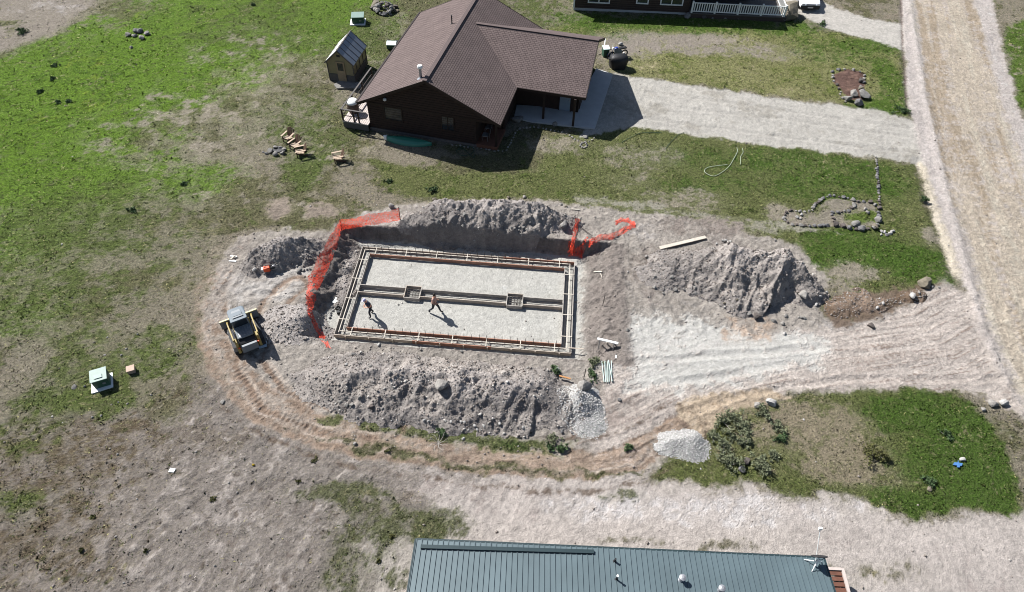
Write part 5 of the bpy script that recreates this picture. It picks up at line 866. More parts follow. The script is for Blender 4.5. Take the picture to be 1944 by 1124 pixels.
# ------------------------------------------------------------------ loader
r0 = GT(478, 671); f0 = GT(463, 607); dv = (f0-r0)[:2]; la = math.atan2(dv[1], dv[0])-math.pi/2+.1; lc = (r0+f0)/2
lc = lc-np.array([0, .12, 0])
ld = thing('track_loader', (lc[0], lc[1], (top(r0[0], r0[1])+top(f0[0], f0[1]))/2), la, 'yellow compact track loader with grey cab roof parked left of the pit', 'loader')
prof = [(-1.25, .22), (-1.05, .02), (.75, .02), (1.0, .2), (.95, .42), (.7, .55), (-.95, .6), (-1.22, .45)]
for s in (-1, 1):
    x0 = s*.77; t_ = MB().prism([(x0-.2, y_, z_) for y_, z_ in prof], (.4, 0, 0)).build('track', M['black'], ld, bevel=.03)
    for y_ in (-.9, -.5, -.1, .3, .65): w_ = MB().lathe([(.16, -.03), (.16, .03)], n=12); w_.v = [(x0+s*.2+v[2], y_+v[0], .25+v[1]) for v in w_.v]; w_.build('roller', M['mgrey'], t_)
    MB().prism([(s*.66-.08, -1.45, .45), (s*.66-.08, -.75, .5), (s*.66-.08, -.7, 1.1), (s*.66-.08, -1.05, 1.5), (s*.66-.08, -1.38, 1.45)], (.16, 0, 0)).build('rear_tower', M['yellow'], ld, bevel=.03)
    a_ = MB().beam((s*.74, -1.25, 1.52), (s*.76, .35, 1.42), .085, .17).beam((s*.76, .3, 1.45), (s*.78, 1.25, .62), .085, .17).beam((s*.78, 1.2, .66), (s*.7, 1.5, .3), .12, .18); a_.build('lift_arm', M['yellow'], ld, bevel=.015)
    MB().tube([(s*.58, -1.0, .8), (s*.6, .0, 1.25)], .05, 8).build('hydraulic_cylinder', M['steel'], ld)
MB().bb((-.56, -1.2, .25), (.56, 1.0, .78)).build('chassis', M['yellow'], ld, bevel=.03)
MB().prism([(-.5, -1.5, .42), (-.5, -1.32, .42), (-.5, -1.25, .95), (-.5, -1.45, .95)], (1.0, 0, 0)).build('rear_bumper', M['mgrey'], ld, bevel=.02)
MB().prism([(-.49, -1.24, .8), (-.49, -.15, .8), (-.49, -.15, 1.2), (-.49, -1.0, 1.12), (-.49, -1.24, 1.0)], (.98, 0, 0)).build('engine_bay', M['blackp'], ld)
h_ = MB().prism([(-.5, -.95, 1.16), (-.5, -.15, 1.3), (-.5, -.15, 1.4), (-.5, -.93, 1.26)], (1.0, 0, 0)).build('engine_hood', M['mgrey'], ld, bevel=.02)
g_ = MB()
for k in range(8): g_.beam((-.36, -.82+k*.08, 1.29+k*.0135), (.36, -.82+k*.08, 1.29+k*.0135), .035, .02)
g_.build('grille', M['steel'], h_)
cb_ = MB().prism([(-.46, -.15, 1.0), (-.46, .95, .8), (-.46, .8, 1.95), (-.46, -.12, 2.0)], (.92, 0, 0)).build('cab', M['glass'], ld, bevel=.02)
fr = MB()
for s in (-1, 1): fr.beam((s*.47, -.15, 1.0), (s*.47, -.12, 2.0), .07).beam((s*.47, .95, .8), (s*.47, .8, 1.96), .07).beam((s*.47, -.15, 1.4), (s*.47, .85, 1.4), .05)
fr.beam((-.47, -.18, 1.42), (.47, -.18, 1.42), .06); fr.build('cab_frame', M['mgrey'], ld)
rp = MB().prism([(-.52, -.22, 2.0), (-.47, -.22, 2.0), (.47, -.22, 2.0), (.52, -.15, 2.0), (.52, .8, 1.96), (.42, .95, 1.96), (-.42, .95, 1.96), (-.52, .8, 1.96)], (0, 0, .09)).build('cab_roof', M['roofgrey'], ld, bevel=.02)
MB().prism([(-.34, .02, 2.095), (.34, .02, 2.095), (.27, .66, 2.08), (-.27, .66, 2.08)], (0, 0, .04)).build('roof_panel', M['mgrey'], rp, bevel=.015)
MB().beam((-.3, .3, 2.14), (.3, .3, 2.14), .3, .02).build('roof_hatch', M['roofgrey'], rp)
bk = MB().prism([(-1.2, 1.3, .82), (-1.2, 1.25, .2), (-1.2, 1.4, .1), (-1.2, 1.95, .1), (-1.2, 1.95, .13), (-1.2, 1.45, .17), (-1.2, 1.32, .3), (-1.2, 1.36, .82)], (2.4, 0, 0)).build('bucket', M['mgrey'], ld)
for s in (-1, 1): MB().prism([(s*1.19, 1.32, .82), (s*1.19, 1.3, .12), (s*1.19, 1.9, .12)], (.03*s, 0, 0)).build('bucket_side', M['yellow'], bk)
MB().beam((-1.21, 1.33, .84), (1.21, 1.33, .84), .1, .07).build('bucket_edge', nmat('pale_yellow_steel', A(236, 228, 178), .5, .1, 4), bk)
for s in (-.6, .6): MB().bb((s-.06, -1.52, .98), (s+.06, -1.46, 1.06)).build('tail_light', M['orange'], ld)
p = GT(499, 657); o = MB().box((0, 0, .1), (.45, .3, .2), .4).box((.15, .1, .22), (.2, .2, .08), .2).build('blue_bag', nmat('pale_blue_bag', A(170, 195, 220), .6, .2, 6), bevel=.04); o.location = p; tag(o, 'small pale blue bag in the shadow at the right of the loader', 'bag')
ld.scale = (.9, .9, .9)
# red compactor
p = GT(511, 514); t_ = thing('saw', (p[0], p[1], p[2]), .3, 'small red and black motor saw on the dirt by the left pile', 'power saw')
MB().bb((-.3, -.15, .05), (.1, .15, .35)).build('engine', M['orange'], t_, bevel=.04); MB().bb((-.42, -.12, .15), (-.3, .12, .32)).build('air_filter', M['white'], t_, bevel=.02); w_ = MB().lathe([(.2, -.02), (.2, .02)], n=18); w_.v = [(v[0]+.38, v[2]-.0, v[1]+.22) for v in w_.v]; w_.build('blade', M['steel'], t_)
MB().tube([(-.2, 0, .35), (-.1, 0, .5), (.1, 0, .48), (.15, 0, .3)], .025).build('handle', M['black'], t_); MB().bb((.1, -.06, .15), (.4, -.02, .25)).bb((.2, .04, .1), (.5, .12, .42)).build('guard', M['black'], t_)
# boards & litter
def plank(px0, py0, px1, py1, w, th, m, name, label, cat, z0=0., z1=0.):
    a, b_ = GT(px0, py0), GT(px1, py1); a[2] += th/2+z0+.02; b_[2] += th/2+z1+.02; o = MB().beam((0, 0, 0), b_-a, w, th).build(name, m, bevel=.004); o.location = a; return tag(o, label, cat)
plank(1252, 473, 1339, 452, .26, .05, M['wood'], 'plank', 'long pale plank lying behind the tall right pile', 'plank', .06, .06)
plank(435, 496, 449, 497, .1, .05, M['white'], 'board_offcut', 'lower white board offcut of the three left of the dirt pile', 'board'); plank(438, 488, 451, 489, .09, .05, M['white'], 'board_offcut', 'upper white board offcut of the three left of the dirt pile', 'board', .05, .05); plank(439, 495, 447, 488, .09, .05, M['wood'], 'board_offcut', 'slanting board offcut crossing between two white ones', 'board', .08, .1)
plank(1127, 516.5, 1143, 517, .07, .04, M['wood'], 'stick', 'short flat stick on the dirt right of the forms, horizontal one', 'stick'); plank(1140, 520, 1143, 528, .05, .04, M['wood'], 'stick', 'tiny upright looking stick below the horizontal one', 'stick')
plank(1061, 717, 1083, 723, .09, .05, nmat('orange_board', A(206, 150, 96), .7, .15, 5), 'board', 'orange toned board lying beside the gravel pile top', 'board', .15, .15); plank(1169, 675, 1169.5, 681, .08, .04, M['white'], 'board_offcut', 'small white offcut standing out right of the trestle', 'board')
plank(1085, 398, 1100, 399, .08, .05, M['wood'], 'stick', 'pale stick in the grass above the collapsed orange netting', 'stick')
pt_ = G(638, 571, FZ+.02); o = MB().box((0, 0, .02), (.3, .5, .03), -.35).build('flat_board', M['white']); o.location = (pt_[0], pt_[1], FZ+.05); tag(o, 'small white rectangular board on the pit floor left of the forms', 'board')
pt_ = G(644, 589, FZ); o = MB().box((0, 0, .14), (.4, .25, .24), -.5).box((.06, -.25, .1), (.3, .22, .18), .3).tube([(-.15, 0, .24), (0, 0, .38), (.12, 0, .24)], .02).build('tool_bag', M['blackp'], bevel=.03); o.location = (pt_[0], pt_[1], FZ+.02); tag(o, 'black tool bag beside the lower left of the timber forms', 'bag')
# trestle
a, b_ = GT(1131, 662), GT(1172, 657); md = (a+b_)/2; t_ = thing('trestle', (md[0], md[1], md[2]), 0, 'white topped wooden trestle right of the foundation corner', 'trestle')
v_ = (b_-a); v_[2] = 0; v_ /= np.linalg.norm(v_); n_ = np.array([-v_[1], v_[0], 0]); MB().beam(-v_*.62+np.array([0, 0, .62]), v_*.62+np.array([0, 0, .62]), .15, .06).build('top_beam', M['white'], t_)
for s in (-.45, .4):
    for q in (-1, 1): MB().beam(v_*s+n_*q*.28, v_*s+n_*q*.03+np.array([0, 0, .6]), .05, .05).build('leg', M['wood'], t_)
MB().beam(v_*(-.05)+n_*.32+np.array([0, 0, .0]), v_*.05-n_*.1+np.array([0, 0, .66]), .05, .05).build('brace', M['wood'], t_)
# pipe bundle
pc = GT(1153, 706)
for k in range(7):
    o = MB().tube([(0, -.72, 0), (random.uniform(-.05, .05), .72, 0)], .028, 8).build('pipe', M['pipe']); o.location = (pc[0]-.24+k*.08, pc[1]+random.uniform(-.05, .05), pc[2]+.05+(.06 if k % 2 else 0)); o.rotation_euler = (0, 0, random.uniform(-.06, .1)); tag(o, 'pale green metal stake in the bundle beside the dark weeds', 'stake', 'pale stakes in the bundle'); o.name = 'metal_stake'
b = MB()
for k in range(10): x_, y_ = random.uniform(-.6, .6), random.uniform(-.5, .6); b.tube([(x_, y_, .08), (x_+random.uniform(-.8, .8), y_+random.uniform(-.8, .8), .12+random.random()*.1)], .014, 5)
o = b.build('rebar_scrap', M['rebar']); o.location = GT(1138, 678); tag(o, 'tangle of rusty bent rebar offcuts above the dark weeds', 'rebar')
for px, py, lb in ((1144, 581, 'thin dark stake standing on the dirt right of the forms'), (1108, 720, 'thin dark stake standing beside the dark weedy clump')): o = MB().tube([(0, 0, -.1), (.03, .02, 1.0)], .022, 6).build('stake', M['rebar']); o.location = GT(px, py); tag(o, lb, 'stake')
o = MB().prism([(-.16, -.1, 0), (.12, -.12, 0), (.16, .08, 0), (-.12, .12, 0)], (0, 0, .03)).build('white_scrap', M['white']); o.location = GT(327, 893, .01); tag(o, 'bright white scrap lying on the dead ground at the lower left', 'scrap')
stone(481, 883, .12, 'tan', 'yellowish lump on the dead ground below the curved track', name='lump', cat='lump').data = (lambda m: (m.materials.clear(), m.materials.append(M['lichen']), m)[2])(ROCKM[0].copy())
o = MB().prism([(-.25, -.06, 0), (.2, -.1, 0), (.3, .05, 0), (-.1, .1, 0)], (0, 0, .04)).prism([(-.1, -.2, .02), (.05, -.2, .02), (.12, .2, .02)], (0, 0, .05)).build('blue_scrap', nmat('faded_blue', A(90, 140, 200), .5, .1, 3)); o.location = GT(1816, 882, .03); tag(o, 'crumpled blue scrap on the right of the green island', 'scrap')
# utility boxes
def ubox(px, py, w, d, h, rz, label, lid, pad=True, name='utility_box'):
    p = GT(px, py); t = thing(name, p, rz, label, 'utility box')
    if pad: MB().bb((-w/2-.22, -d/2-.2, -.05), (w/2+.1, d/2+.1, .07)).build('pad', M['white'], t)
    MB().prism([(-w/2, -d/2, .07), (w/2, -d/2, .07), (w/2, d/2, .07), (-w/2, d/2, .07)], (0, 0, h)).build('cabinet', M['utilg'], t, bevel=.02)
    l_ = MB().prism([(-w/2-.04, -d/2-.04, h+.05), (w/2+.04, -d/2-.04, h+.05), (w/2+.04, d/2+.04, h+.12), (-w/2-.04, d/2+.04, h+.12)], (0, 0, .05)).build('lid', lid, t, bevel=.01)
    MB().bb((w*.1, -d/2-.02, h*.5), (w*.3, -d/2, h*.7)).build('latch', M['steel'], t); return t
t = ubox(197, 726, .78, .75, .62, .42, 'large green utility box with pale lid on a white pad in the left field', M['utiltop']); MB().prism([(-.2, -.25, .765), (.2, -.25, .765), (.2, .0, .785), (-.2, .0, .785)], (0, 0, .01)).build('faded_decal', nmat('faded_decal', A(150, 180, 165), .5, .15, 8), t)
ubox(681, 42, 1.1, .9, .6, .1, 'pale topped green utility box near the top rock pile', M['utiltop']); ubox(744, 92, .8, .55, .4, 0, 'small mint topped utility box half behind the house roof edge', M['mint'], False)
for k in range(5): stone(738+k*4, 80+random.uniform(-2, 2), .25, 'dark', 'dark stone beside the small mint topped box', group='stones by the mint topped box')
p = GT(251, 705); o = MB().box((0, 0, .14), (.38, .36, .26), .4).box((0, 0, .29), (.44, .42, .04), .4).build('tan_box', nmat('tan_cardboard', A(206, 178, 158), .7, .1, 4), bevel=.01); o.location = p; tag(o, 'small tan box right of the large green utility box', 'box')

# ------------------------------------------------------------------ outdoor chairs
def adirondack():
    t = thing('adirondack_chair', (0, 0, 0), 0, '', 'chair', 'slatted wooden garden chairs by the fire pit'); s_ = MB()
    for k in range(6): s_.beam((-.26, -.28+k*.1, .38-k*.025), (.26, -.28+k*.1, .38-k*.025), .085, .02)
    s_.build('seat', M['chairl'], t); b = MB()
    for k in range(5): x_ = -.22+k*.11; h_ = .95-.05*abs(k-2)**1.6; b.beam((x_, .22, .25), (x_*1.25, .52, h_), .1, .02, up=(0, 1, .3))
    b.build('backrest', M['chair'], t)
    for s in (-1, 1):
        MB().beam((s*.33, -.38, .55), (s*.33, .38, .56), .13, .025).build('armrest', M['chairl'], t); MB().beam((s*.29, -.3, 0), (s*.29, -.3, .54), .08, .03).build('leg', M['chair'], t); MB().beam((s*.28, .48, 0), (s*.28, -.32, .36), .03, .1).build('leg', M['chair'], t)
    MB().beam((-.3, -.33, .34), (.3, -.33, .34), .03, .1).build('front_apron', M['chair'], t); return t
ch = adirondack()
for i, (px, py, rz_, lb) in enumerate(((549, 267, -.4, 'highest of three wooden chairs in a row by the fire pit'), (562, 281, -.55, 'middle of three wooden chairs in a row by the fire pit'), (572, 294, -1.2, 'lowest of three wooden chairs in a row by the fire pit'), (643, 305, -1.2, 'wooden chair standing apart, nearest the brown house'))):
    o = ch if i == 0 else dup(ch); o.location = GT(px, py); o.rotation_euler = (0, 0, rz_); o['label'] = lb

# ------------------------------------------------------------------ canoe, porch chairs, hoses
ca, cb2 = GT(729, 265), GT(820, 277); cm = (ca+cb2)/2; cL = float(np.linalg.norm(cb2-ca)); cn = thing('canoe', (cm[0], cm[1], cm[2]), math.atan2(*(cb2-ca)[[1, 0]]), 'green upturned canoe lying in the shade along the house wall', 'canoe'); V = []; nS = 18
for i in range(nS+1):
    t = i/nS*2-1; w_ = .46*(1-abs(t)**2.2)+.01; hh = .36*(1-.25*abs(t)**3)+.0
    for j in range(9): a_ = math.pi*j/8; V.append((t*cL/2, -w_*math.cos(a_), .03+hh*math.sin(a_)**.7+.04*abs(t)**4))
MB().add(V, [(i*9+j, i*9+j+1, (i+1)*9+j+1, (i+1)*9+j) for i in range(nS) for j in range(8)]).build('hull', M['canoe'], cn, smooth=True)
MB().prism([(-cL/2-.01, -.05, .03), (-cL/2+.28, -.17, .03), (-cL/2+.28, .17, .03), (-cL/2-.01, .05, .03)], (0, 0, .36)).build('bow_cap', M['white'], cn, bevel=.05)
MB().beam((-cL/2+.3, 0, .4), (cL/2-.3, 0, .4), .04, .03).build('keel', M['canoe'], cn)
for k, (aa, bb) in enumerate(((a1+.55, 1.2), (a1+.5, 2.2))):
    P_ = HO+HU*aa+HV*bb; t = thing('patio_chair', (P_[0], P_[1], .3), HA-math.pi/2, ['nearer', 'farther'][k]+' dark metal chair on the red porch floor', 'chair', 'chairs on the red porch')
    MB().bb((-.24, -.24, .42), (.24, .24, .46)).build('seat', M['steel'], t); MB().prism([(-.24, .22, .46), (.24, .22, .46), (.22, .32, .95), (-.22, .32, .95)], (0, .02, 0)).build('backrest', M['blackp'], t)
    for sx in (-1, 1):
        for sy in (-1, 1): MB().tube([(sx*.22, sy*.22, .0), (sx*.22, sy*.22, .43)], .014, 6).build('leg', M['steel'], t)
def hose(pts, r, m, label, org=(0, 0), sc=1, name='garden_hose', cat='hose'):
    P = [GT(org[0]+x_/sc, org[1]+y_/sc, r+.01) for x_, y_ in pts]; Q = []
    for i in range(len(P)-1):
        p0, p1, p2, p3 = P[max(i-1, 0)], P[i], P[i+1], P[min(i+2, len(P)-1)]
        for k in range(6): t = k/6; q = .5*((2*p1)+(-p0+p2)*t+(2*p0-5*p1+4*p2-p3)*t*t+(-p0+3*p1-3*p2+p3)*t**3); q[2] = top(q[0], q[1])+r+.03; Q.append(q)
    Q.append(P[-1]); return tag(MB().tube(Q, r, 6).build(name, m, smooth=True), label, cat)
hose([(685, 160), (688, 185), (665, 230), (640, 270), (600, 305), (550, 330), (510, 318), (492, 300), (510, 280), (560, 270), (630, 262)], .022, M['hose'], 'pale hose looped in an S shape on the lawn', *C7)
hose([(718, 165), (722, 190), (708, 215), (708, 260)], .02, M['hose'], 'short pale hose end right of the S shaped hose on the lawn', *C7)
hose([(0, 130), (60, 95), (110, 75), (180, 70), (240, 72)], .018, M['dhose'], 'dark hose running across the lawn right of the house shadow', *C7)
hose([(260, 170), (290, 130), (330, 90), (370, 70)], .018, M['dhose'], 'short dark hose curving near the driveway edge', *C7)
hose([(870, 283), (885, 278), (900, 284), (893, 294), (876, 296), (866, 288), (880, 284), (898, 300), (902, 292)], .025, M['dhose'], 'green hose coiled in the shade before the brown house')
# things by the garage
def gar(px, py): return GT(px, py)
p = gar(1173, 128); t = thing('covered_grill', (p[0], p[1], p[2]), .1, 'bulky black covered grill parked beside the garage end', 'grill')
V = []; n_ = 16; pf = [(.55, 0), (.6, .3), (.66, .75), (.62, 1.0), (.4, 1.16), (.12, 1.2)]
for r_, z_ in pf:
    for k in range(n_): a_ = 2*math.pi*k/n_; q_ = 1+.08*math.sin(5*a_+z_*3)+.05*math.sin(3*a_); V.append((r_*q_*1.25*math.copysign(abs(math.cos(a_))**.6, math.cos(a_)), r_*q_*.8*math.copysign(abs(math.sin(a_))**.6, math.sin(a_)), z_))
MB().add(V, [(i*n_+k, i*n_+(k+1) % n_, (i+1)*n_+(k+1) % n_, (i+1)*n_+k) for i in range(len(pf)-1) for k in range(n_)]+[tuple(range((len(pf)-1)*n_, len(pf)*n_))]).build('cover', M['blackp'], t, smooth=True)
MB().bb((-.75, -.08, .82), (-.95, .2, .87)).build('side_shelf', M['blackp'], t)
p = gar(1172, 109); t = thing('motorcycle', (p[0], p[1], p[2]), 1.9, 'dark motorcycle with blue and white parts behind the covered grill', 'motorcycle')
for y_ in (-.62, .62):
    w_ = MB()
    for k in range(18): a_, b2 = 2*math.pi*k/18, 2*math.pi*(k+1)/18; w_.beam((0, y_+.3*math.cos(a_), .31+.3*math.sin(a_)), (0, y_+.3*math.cos(b2), .31+.3*math.sin(b2)), .1, .08, up=(1, 0, 0))
    o = w_.build('wheel', M['black'], t); h_ = MB().lathe([(.07, -.06), (.07, .06)], n=10); h_.v = [(v[2], v[0]+y_, v[1]+.31) for v in h_.v]; h_.build('hub', M['steel'], o)
MB().prism([(-.14, -.35, .35), (-.14, .3, .35), (-.14, .42, .85), (-.14, .05, .95), (-.14, -.3, .7)], (.28, 0, 0)).build('body', M['mgrey'], t, bevel=.04); MB().prism([(-.13, .0, .85), (-.13, .42, .82), (-.13, .36, 1.02), (-.13, .1, 1.02)], (.26, 0, 0)).build('tank', M['blue'], t, bevel=.05)
MB().prism([(-.14, -.75, .8), (-.14, .0, .8), (-.14, 0, .9), (-.14, -.75, .92)], (.28, 0, 0)).build('seat', M['blackp'], t, bevel=.03); MB().tube([(-.38, .42, 1.08), (-.1, .52, 1.05), (.1, .52, 1.05), (.38, .42, 1.08)], .02).build('handlebar', M['steel'], t); MB().tube([(.0, .5, 1.0), (0, .64, .32)], .04).build('fork', M['steel'], t); MB().bb((-.12, .52, .85), (.12, .6, 1.05)).build('headlight', M['white'], t, bevel=.03)
p = gar(1157, 108); t = thing('blue_tub', p, .3, 'blue plastic tub between the garage and the covered grill', 'tub'); MB().lathe([(.2, 0), (.27, .35), (.29, .36), (.25, .33), (.18, .05)], n=14).build('tub_body', M['blue'], t); MB().lathe([(.1, .3), (.16, .42), (.02, .45)], n=10).build('contents', M['mint'], t)
p = gar(1149, 106); t = thing('wheelie_bin', p, .2, 'dark bin with pale lid leaning by the garage end', 'bin'); MB().prism([(-.25, -.25, 0), (.25, -.25, 0), (.28, .28, 0), (-.28, .28, 0)], (0, .02, .75)).build('bin_body', M['utilg'], t, bevel=.03); MB().box((0, 0, .8), (.6, .6, .06), 0, .15).build('lid', M['mint'], t, bevel=.02)
plank(1145, 102, 1147.5, 88, .1, .05, M['white'], 'white_post', 'white board leaning upright at the garage end', 'board', 0, .7)
# car
p = G(1535, 23); t = thing('white_car', (p[0], p[1], 0), .0, 'white car parked on the upper driveway at the top edge', 'car'); cw = .93
side = [(0, .35), (0, .75), (.35, .95), (1.2, 1.08), (2.0, 1.55), (3.8, 1.58), (4.6, 1.05), (4.7, .4)]
MB().prism([(-cw, y_, z_) for y_, z_ in side], (2*cw, 0, 0)).build('body', M['carw'], t, bevel=.09); MB().prism([(-cw-.005, -.04, .28), (cw+.005, -.04, .28), (cw+.005, .1, .28), (-cw-.005, .1, .28)], (0, 0, .36)).build('bumper', M['blackp'], t, bevel=.03)
MB().prism([(-cw+.14, 1.22, 1.13), (cw-.14, 1.22, 1.13), (cw-.22, 1.98, 1.6), (-cw+.22, 1.98, 1.6)], (0, -.02, .02)).build('windscreen', M['glass'], t)
for s in (-1, 1):
    MB().prism([(s*cw, 1.6, 1.12), (s*cw, 3.9, 1.12), (s*cw, 3.6, 1.5), (s*cw, 2.1, 1.5)], (s*.012, 0, 0)).build('side_window', M['glass'], t); MB().bb((s*.6, -.03, .68), (s*.86, .03, .8)).build('headlight', M['galv'], t, bevel=.01)
    for y_ in (.95, 3.75): w_ = MB().lathe([(.34, -.12), (.34, .12)], n=18); w_.v = [(s*(cw-.06)+v[2], y_+v[0], .34+v[1]) for v in w_.v]; o = w_.build('wheel', M['black'], t); w_ = MB().lathe([(.2, -.02), (.2, .02)], n=14); w_.v = [(s*(cw+.05)+v[2], y_+v[0], .34+v[1]) for v in w_.v]; w_.build('rim', M['galv'], o)
MB().bb((-.45, -.03, .68), (.45, .0, .78)).build('grille', M['blackp'], t); MB().bb((-.26, -.07, .42), (.26, -.045, .54)).build('number_plate', M['galv'], t)

# ------------------------------------------------------------------ people
def body(name, J, bones, parent):
    me = bpy.data.meshes.new(name); ks = list(J); me.from_pydata([J[k][0] for k in ks], [(ks.index(a), ks.index(b)) for a, b in bones], []); o = bpy.data.objects.new(name, me); SC.collection.objects.link(o)
    md = o.modifiers.new('skin', 'SKIN'); sv = me.skin_vertices[0].data
    for i, k in enumerate(ks): q_ = 1.15 if J[k][1] > .03 else 1; sv[i].radius = (J[k][1]*q_, (J[k][1] if len(J[k]) < 3 else J[k][2])*q_); sv[i].use_root = (k == 'pelvis')
    sb = o.modifiers.new('sub', 'SUBSURF'); sb.levels = 1; sb.render_levels = 1
    dg = bpy.context.evaluated_depsgraph_get(); m2 = bpy.data.meshes.new_from_object(o.evaluated_get(dg)); o.modifiers.clear(); o.data = m2; m2.name = name; o.parent = parent
    return o
def person(px, py, rz_, label, pose, mats):
    p = G(px, py, FZ); t = thing('person', (p[0], p[1], FZ+.02), rz_, label, 'person'); sk_, sh, tr_, hr = mats; J = {}; q = pose
    J['pelvis'] = (q['pelvis'], .125, .15); J['spine'] = (q['spine'], .14, .165); J['chest'] = (q['chest'], .14, .185); J['neck'] = (q['neck'], .055); J['head'] = (q['head'], .085, .09); J['crown'] = (q['crown'], .075, .08)
    bones = [('pelvis', 'spine'), ('spine', 'chest'), ('chest', 'neck'), ('neck', 'head'), ('head', 'crown')]
    for s in 'LR':
        J['sh'+s] = (q['sh'+s], .065); J['el'+s] = (q['el'+s], .045); J['wr'+s] = (q['wr'+s], .032); J['palm'+s] = (q['palm'+s], .036, .022)
        J['hip'+s] = (q['hip'+s], .095); J['kn'+s] = (q['kn'+s], .065); J['an'+s] = (q['an'+s], .045); J['toe'+s] = (q['toe'+s], .038, .048)
        bones += [('chest', 'sh'+s), ('sh'+s, 'el'+s), ('el'+s, 'wr'+s), ('wr'+s, 'palm'+s), ('pelvis', 'hip'+s), ('hip'+s, 'kn'+s), ('kn'+s, 'an'+s), ('an'+s, 'toe'+s)]
        w_, pm = Vector(q['wr'+s]), Vector(q['palm'+s]); d = (pm-w_).normalized(); sd = d.cross(Vector((0, 0, 1)) if abs(d.z) < .8 else Vector((0, 1, 0))).normalized(); cu = d.cross(sd)
        for k in range(4):
            b0 = pm+sd*(k-1.5)*.018; J['f%d%s' % (k, s)] = (tuple(b0+d*.045), .009); J['g%d%s' % (k, s)] = (tuple(b0+d*(.07+.006*(k in (1, 2)))+cu*.02), .008); bones += [('palm'+s, 'f%d%s' % (k, s)), ('f%d%s' % (k, s), 'g%d%s' % (k, s))]
        th = w_*.6+pm*.4+sd*.045; J['t'+s] = (tuple(th), .01); J['u'+s] = (tuple(th+d*.035+sd*.01), .009); bones += [('wr'+s, 't'+s), ('t'+s, 'u'+s)]
    o = body('body', J, bones, t); me = o.data; me.materials.clear(); [me.materials.append(m) for m in (sk_, sh, tr_, M['blackp'], hr)]
    segs = {a+b: (Vector(J[a][0]), Vector(J[b][0])) for a, b in bones}
    for f in me.polygons:
        c = f.center; bd, bk_ = 9, None
        for k_, (a, b) in segs.items():
            ab = b-a; tt = max(0, min(1, (c-a).dot(ab)/max(ab.length_squared, 1e-9))); dd = (c-a-ab*tt).length
            if dd < bd: bd, bk_, bt = dd, k_, tt
        if 'toe' in bk_: i = 3
        elif bk_.startswith(('hip', 'kn', 'pelviship')) or (bk_ == 'pelvisspine' and bt < .3): i = 2
        elif bk_.startswith(('pelvisspine', 'spine', 'chestsh')) or (bk_.startswith('sh') and bt < .75) or (bk_ == 'chestneck' and bt < .6): i = 1
        else: i = 0
        f.material_index = i; f.use_smooth = True
    hc = Vector(q['head'])*.45+Vector(q['crown'])*.55; fd = Vector(q['face']).normalized(); upv = (Vector(q['crown'])-Vector(q['head'])).normalized()
    h_ = MB(); bm = bmesh.new(); bmesh.ops.create_uvsphere(bm, u_segments=14, v_segments=10, radius=1); vs = [(v.co.x*.092, v.co.y*.092, v.co.z*.105) for v in bm.verts]; fs = [tuple(v.index for v in f.verts) for f in bm.faces]; bm.free()
    off = hc-fd*.022+upv*.03; h_.add([Vector(v)+off for v in vs], fs); ho = h_.build('hair', hr, t, smooth=True)
    f_ = MB(); sdv = fd.cross(upv).normalized()
    for s in (-1, 1): f_.box(hc+fd*.085+sdv*s*.032-upv*.0, (.014, .014, .012))
    f_.box(hc+fd*.085-upv*.055, (.03, .03, .01)); f_.build('face_features', M['blackp'], t); MB().box(hc+fd*.095-upv*.022, (.02, .022, .035)).build('nose', sk_, t)
    return t, fd, upv, hc
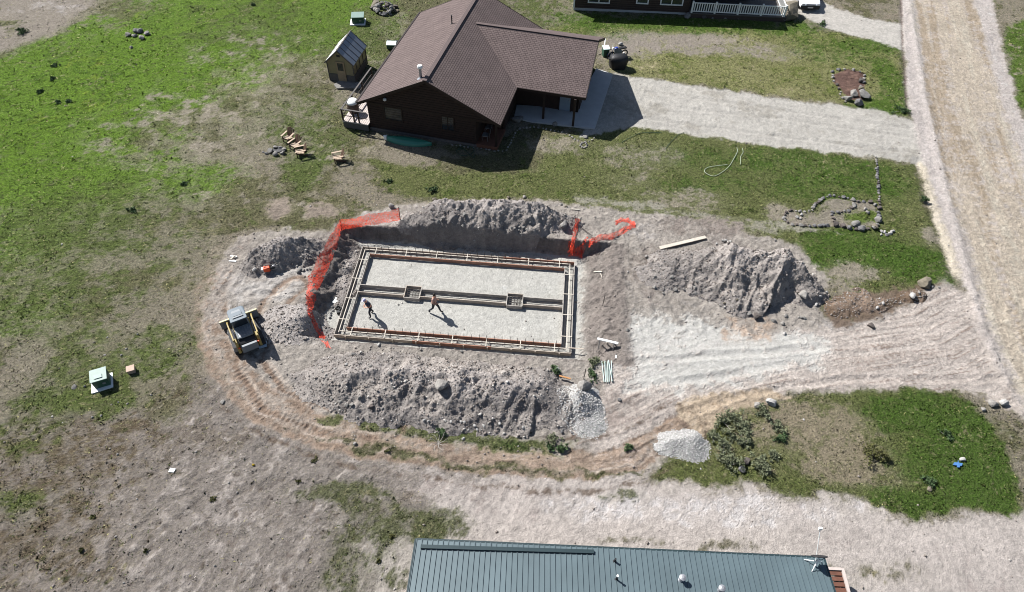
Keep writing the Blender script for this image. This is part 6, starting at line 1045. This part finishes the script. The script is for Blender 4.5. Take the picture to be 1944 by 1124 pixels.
# walking worker (faces local +y)
wk = dict(pelvis=(0, 0, .93), spine=(0, .01, 1.1), chest=(0, .03, 1.33), neck=(0, .05, 1.5), head=(0, .07, 1.6), crown=(0, .075, 1.69), face=(0, 1, -.1),
          shL=(-.18, .03, 1.4), elL=(-.24, -.08, 1.14), wrL=(-.2, .13, 1.06), palmL=(-.17, .2, 1.08), shR=(.18, .04, 1.4), elR=(.25, .02, 1.12), wrR=(.2, .24, 1.12), palmR=(.17, .31, 1.14),
          hipL=(-.1, 0, .87), knL=(-.11, .22, .5), anL=(-.11, .34, .09), toeL=(-.12, .5, .05), hipR=(.1, 0, .87), knR=(.11, -.08, .48), anR=(.11, -.38, .13), toeR=(.12, -.27, .04))
person(826, 593, -math.pi/2-.25, 'person in dark trousers striding rightward across the foundation gravel', wk, (M['skin'], M['shirtp'], M['jeans'], M['hair']))
bd_ = dict(pelvis=(0, -.08, .92), spine=(0, 0, 1.08), chest=(0, .08, 1.32), neck=(0, .14, 1.47), head=(0, .18, 1.56), crown=(0, .21, 1.64), face=(0, .8, -.35),
           shL=(-.19, .09, 1.38), elL=(-.25, .02, 1.1), wrL=(-.13, .2, 1.02), palmL=(-.07, .26, 1.03), shR=(.19, .09, 1.38), elR=(.25, .04, 1.1), wrR=(.13, .2, 1.02), palmR=(.07, .26, 1.03),
           hipL=(-.1, -.08, .87), knL=(-.13, .1, .5), anL=(-.14, .06, .09), toeL=(-.15, .22, .04), hipR=(.1, -.08, .87), knR=(.14, -.08, .48), anR=(.16, -.28, .1), toeR=(.17, -.12, .04))
t, fd, upv, hc = person(704, 600, 2.2, 'person in blue grey shirt and pale cap stooping near the left forms', bd_, (M['skin'], M['shirtb'], M['jeans'], M['cap']))
MB().prism([hc+upv*.05+fd*.05+Vector((-.07, 0, 0)), hc+upv*.05+fd*.05+Vector((.07, 0, 0)), hc+upv*.04+fd*.15+Vector((.05, 0, 0)), hc+upv*.04+fd*.15+Vector((-.05, 0, 0))], upv*.015).build('cap_brim', M['cap'], t)

# ------------------------------------------------------------------ the smallest stones become one loose scatter
SC.view_layers[0].update()
_st = [o for o in SC.objects if o.name.split('.')[0] == 'stone' and o.type == 'MESH' and o.get('category') == 'stone']
_st.sort(key=lambda o: -max(o.scale)/(o.location-camo.location).length); _sm = _st[285:]
if _sm:
    b = MB()
    for o in _sm: mw = Matrix.LocRotScale(o.location, o.rotation_euler, o.scale); b.add([mw @ v.co for v in o.data.vertices], [tuple(p.vertices) for p in o.data.polygons])
    for o in _sm: bpy.data.objects.remove(o)
    tag(b.build('loose_pebbles', M['rock2']), 'small pale pebbles and edging stones too small to tell apart', 'pebbles', kind='stuff')
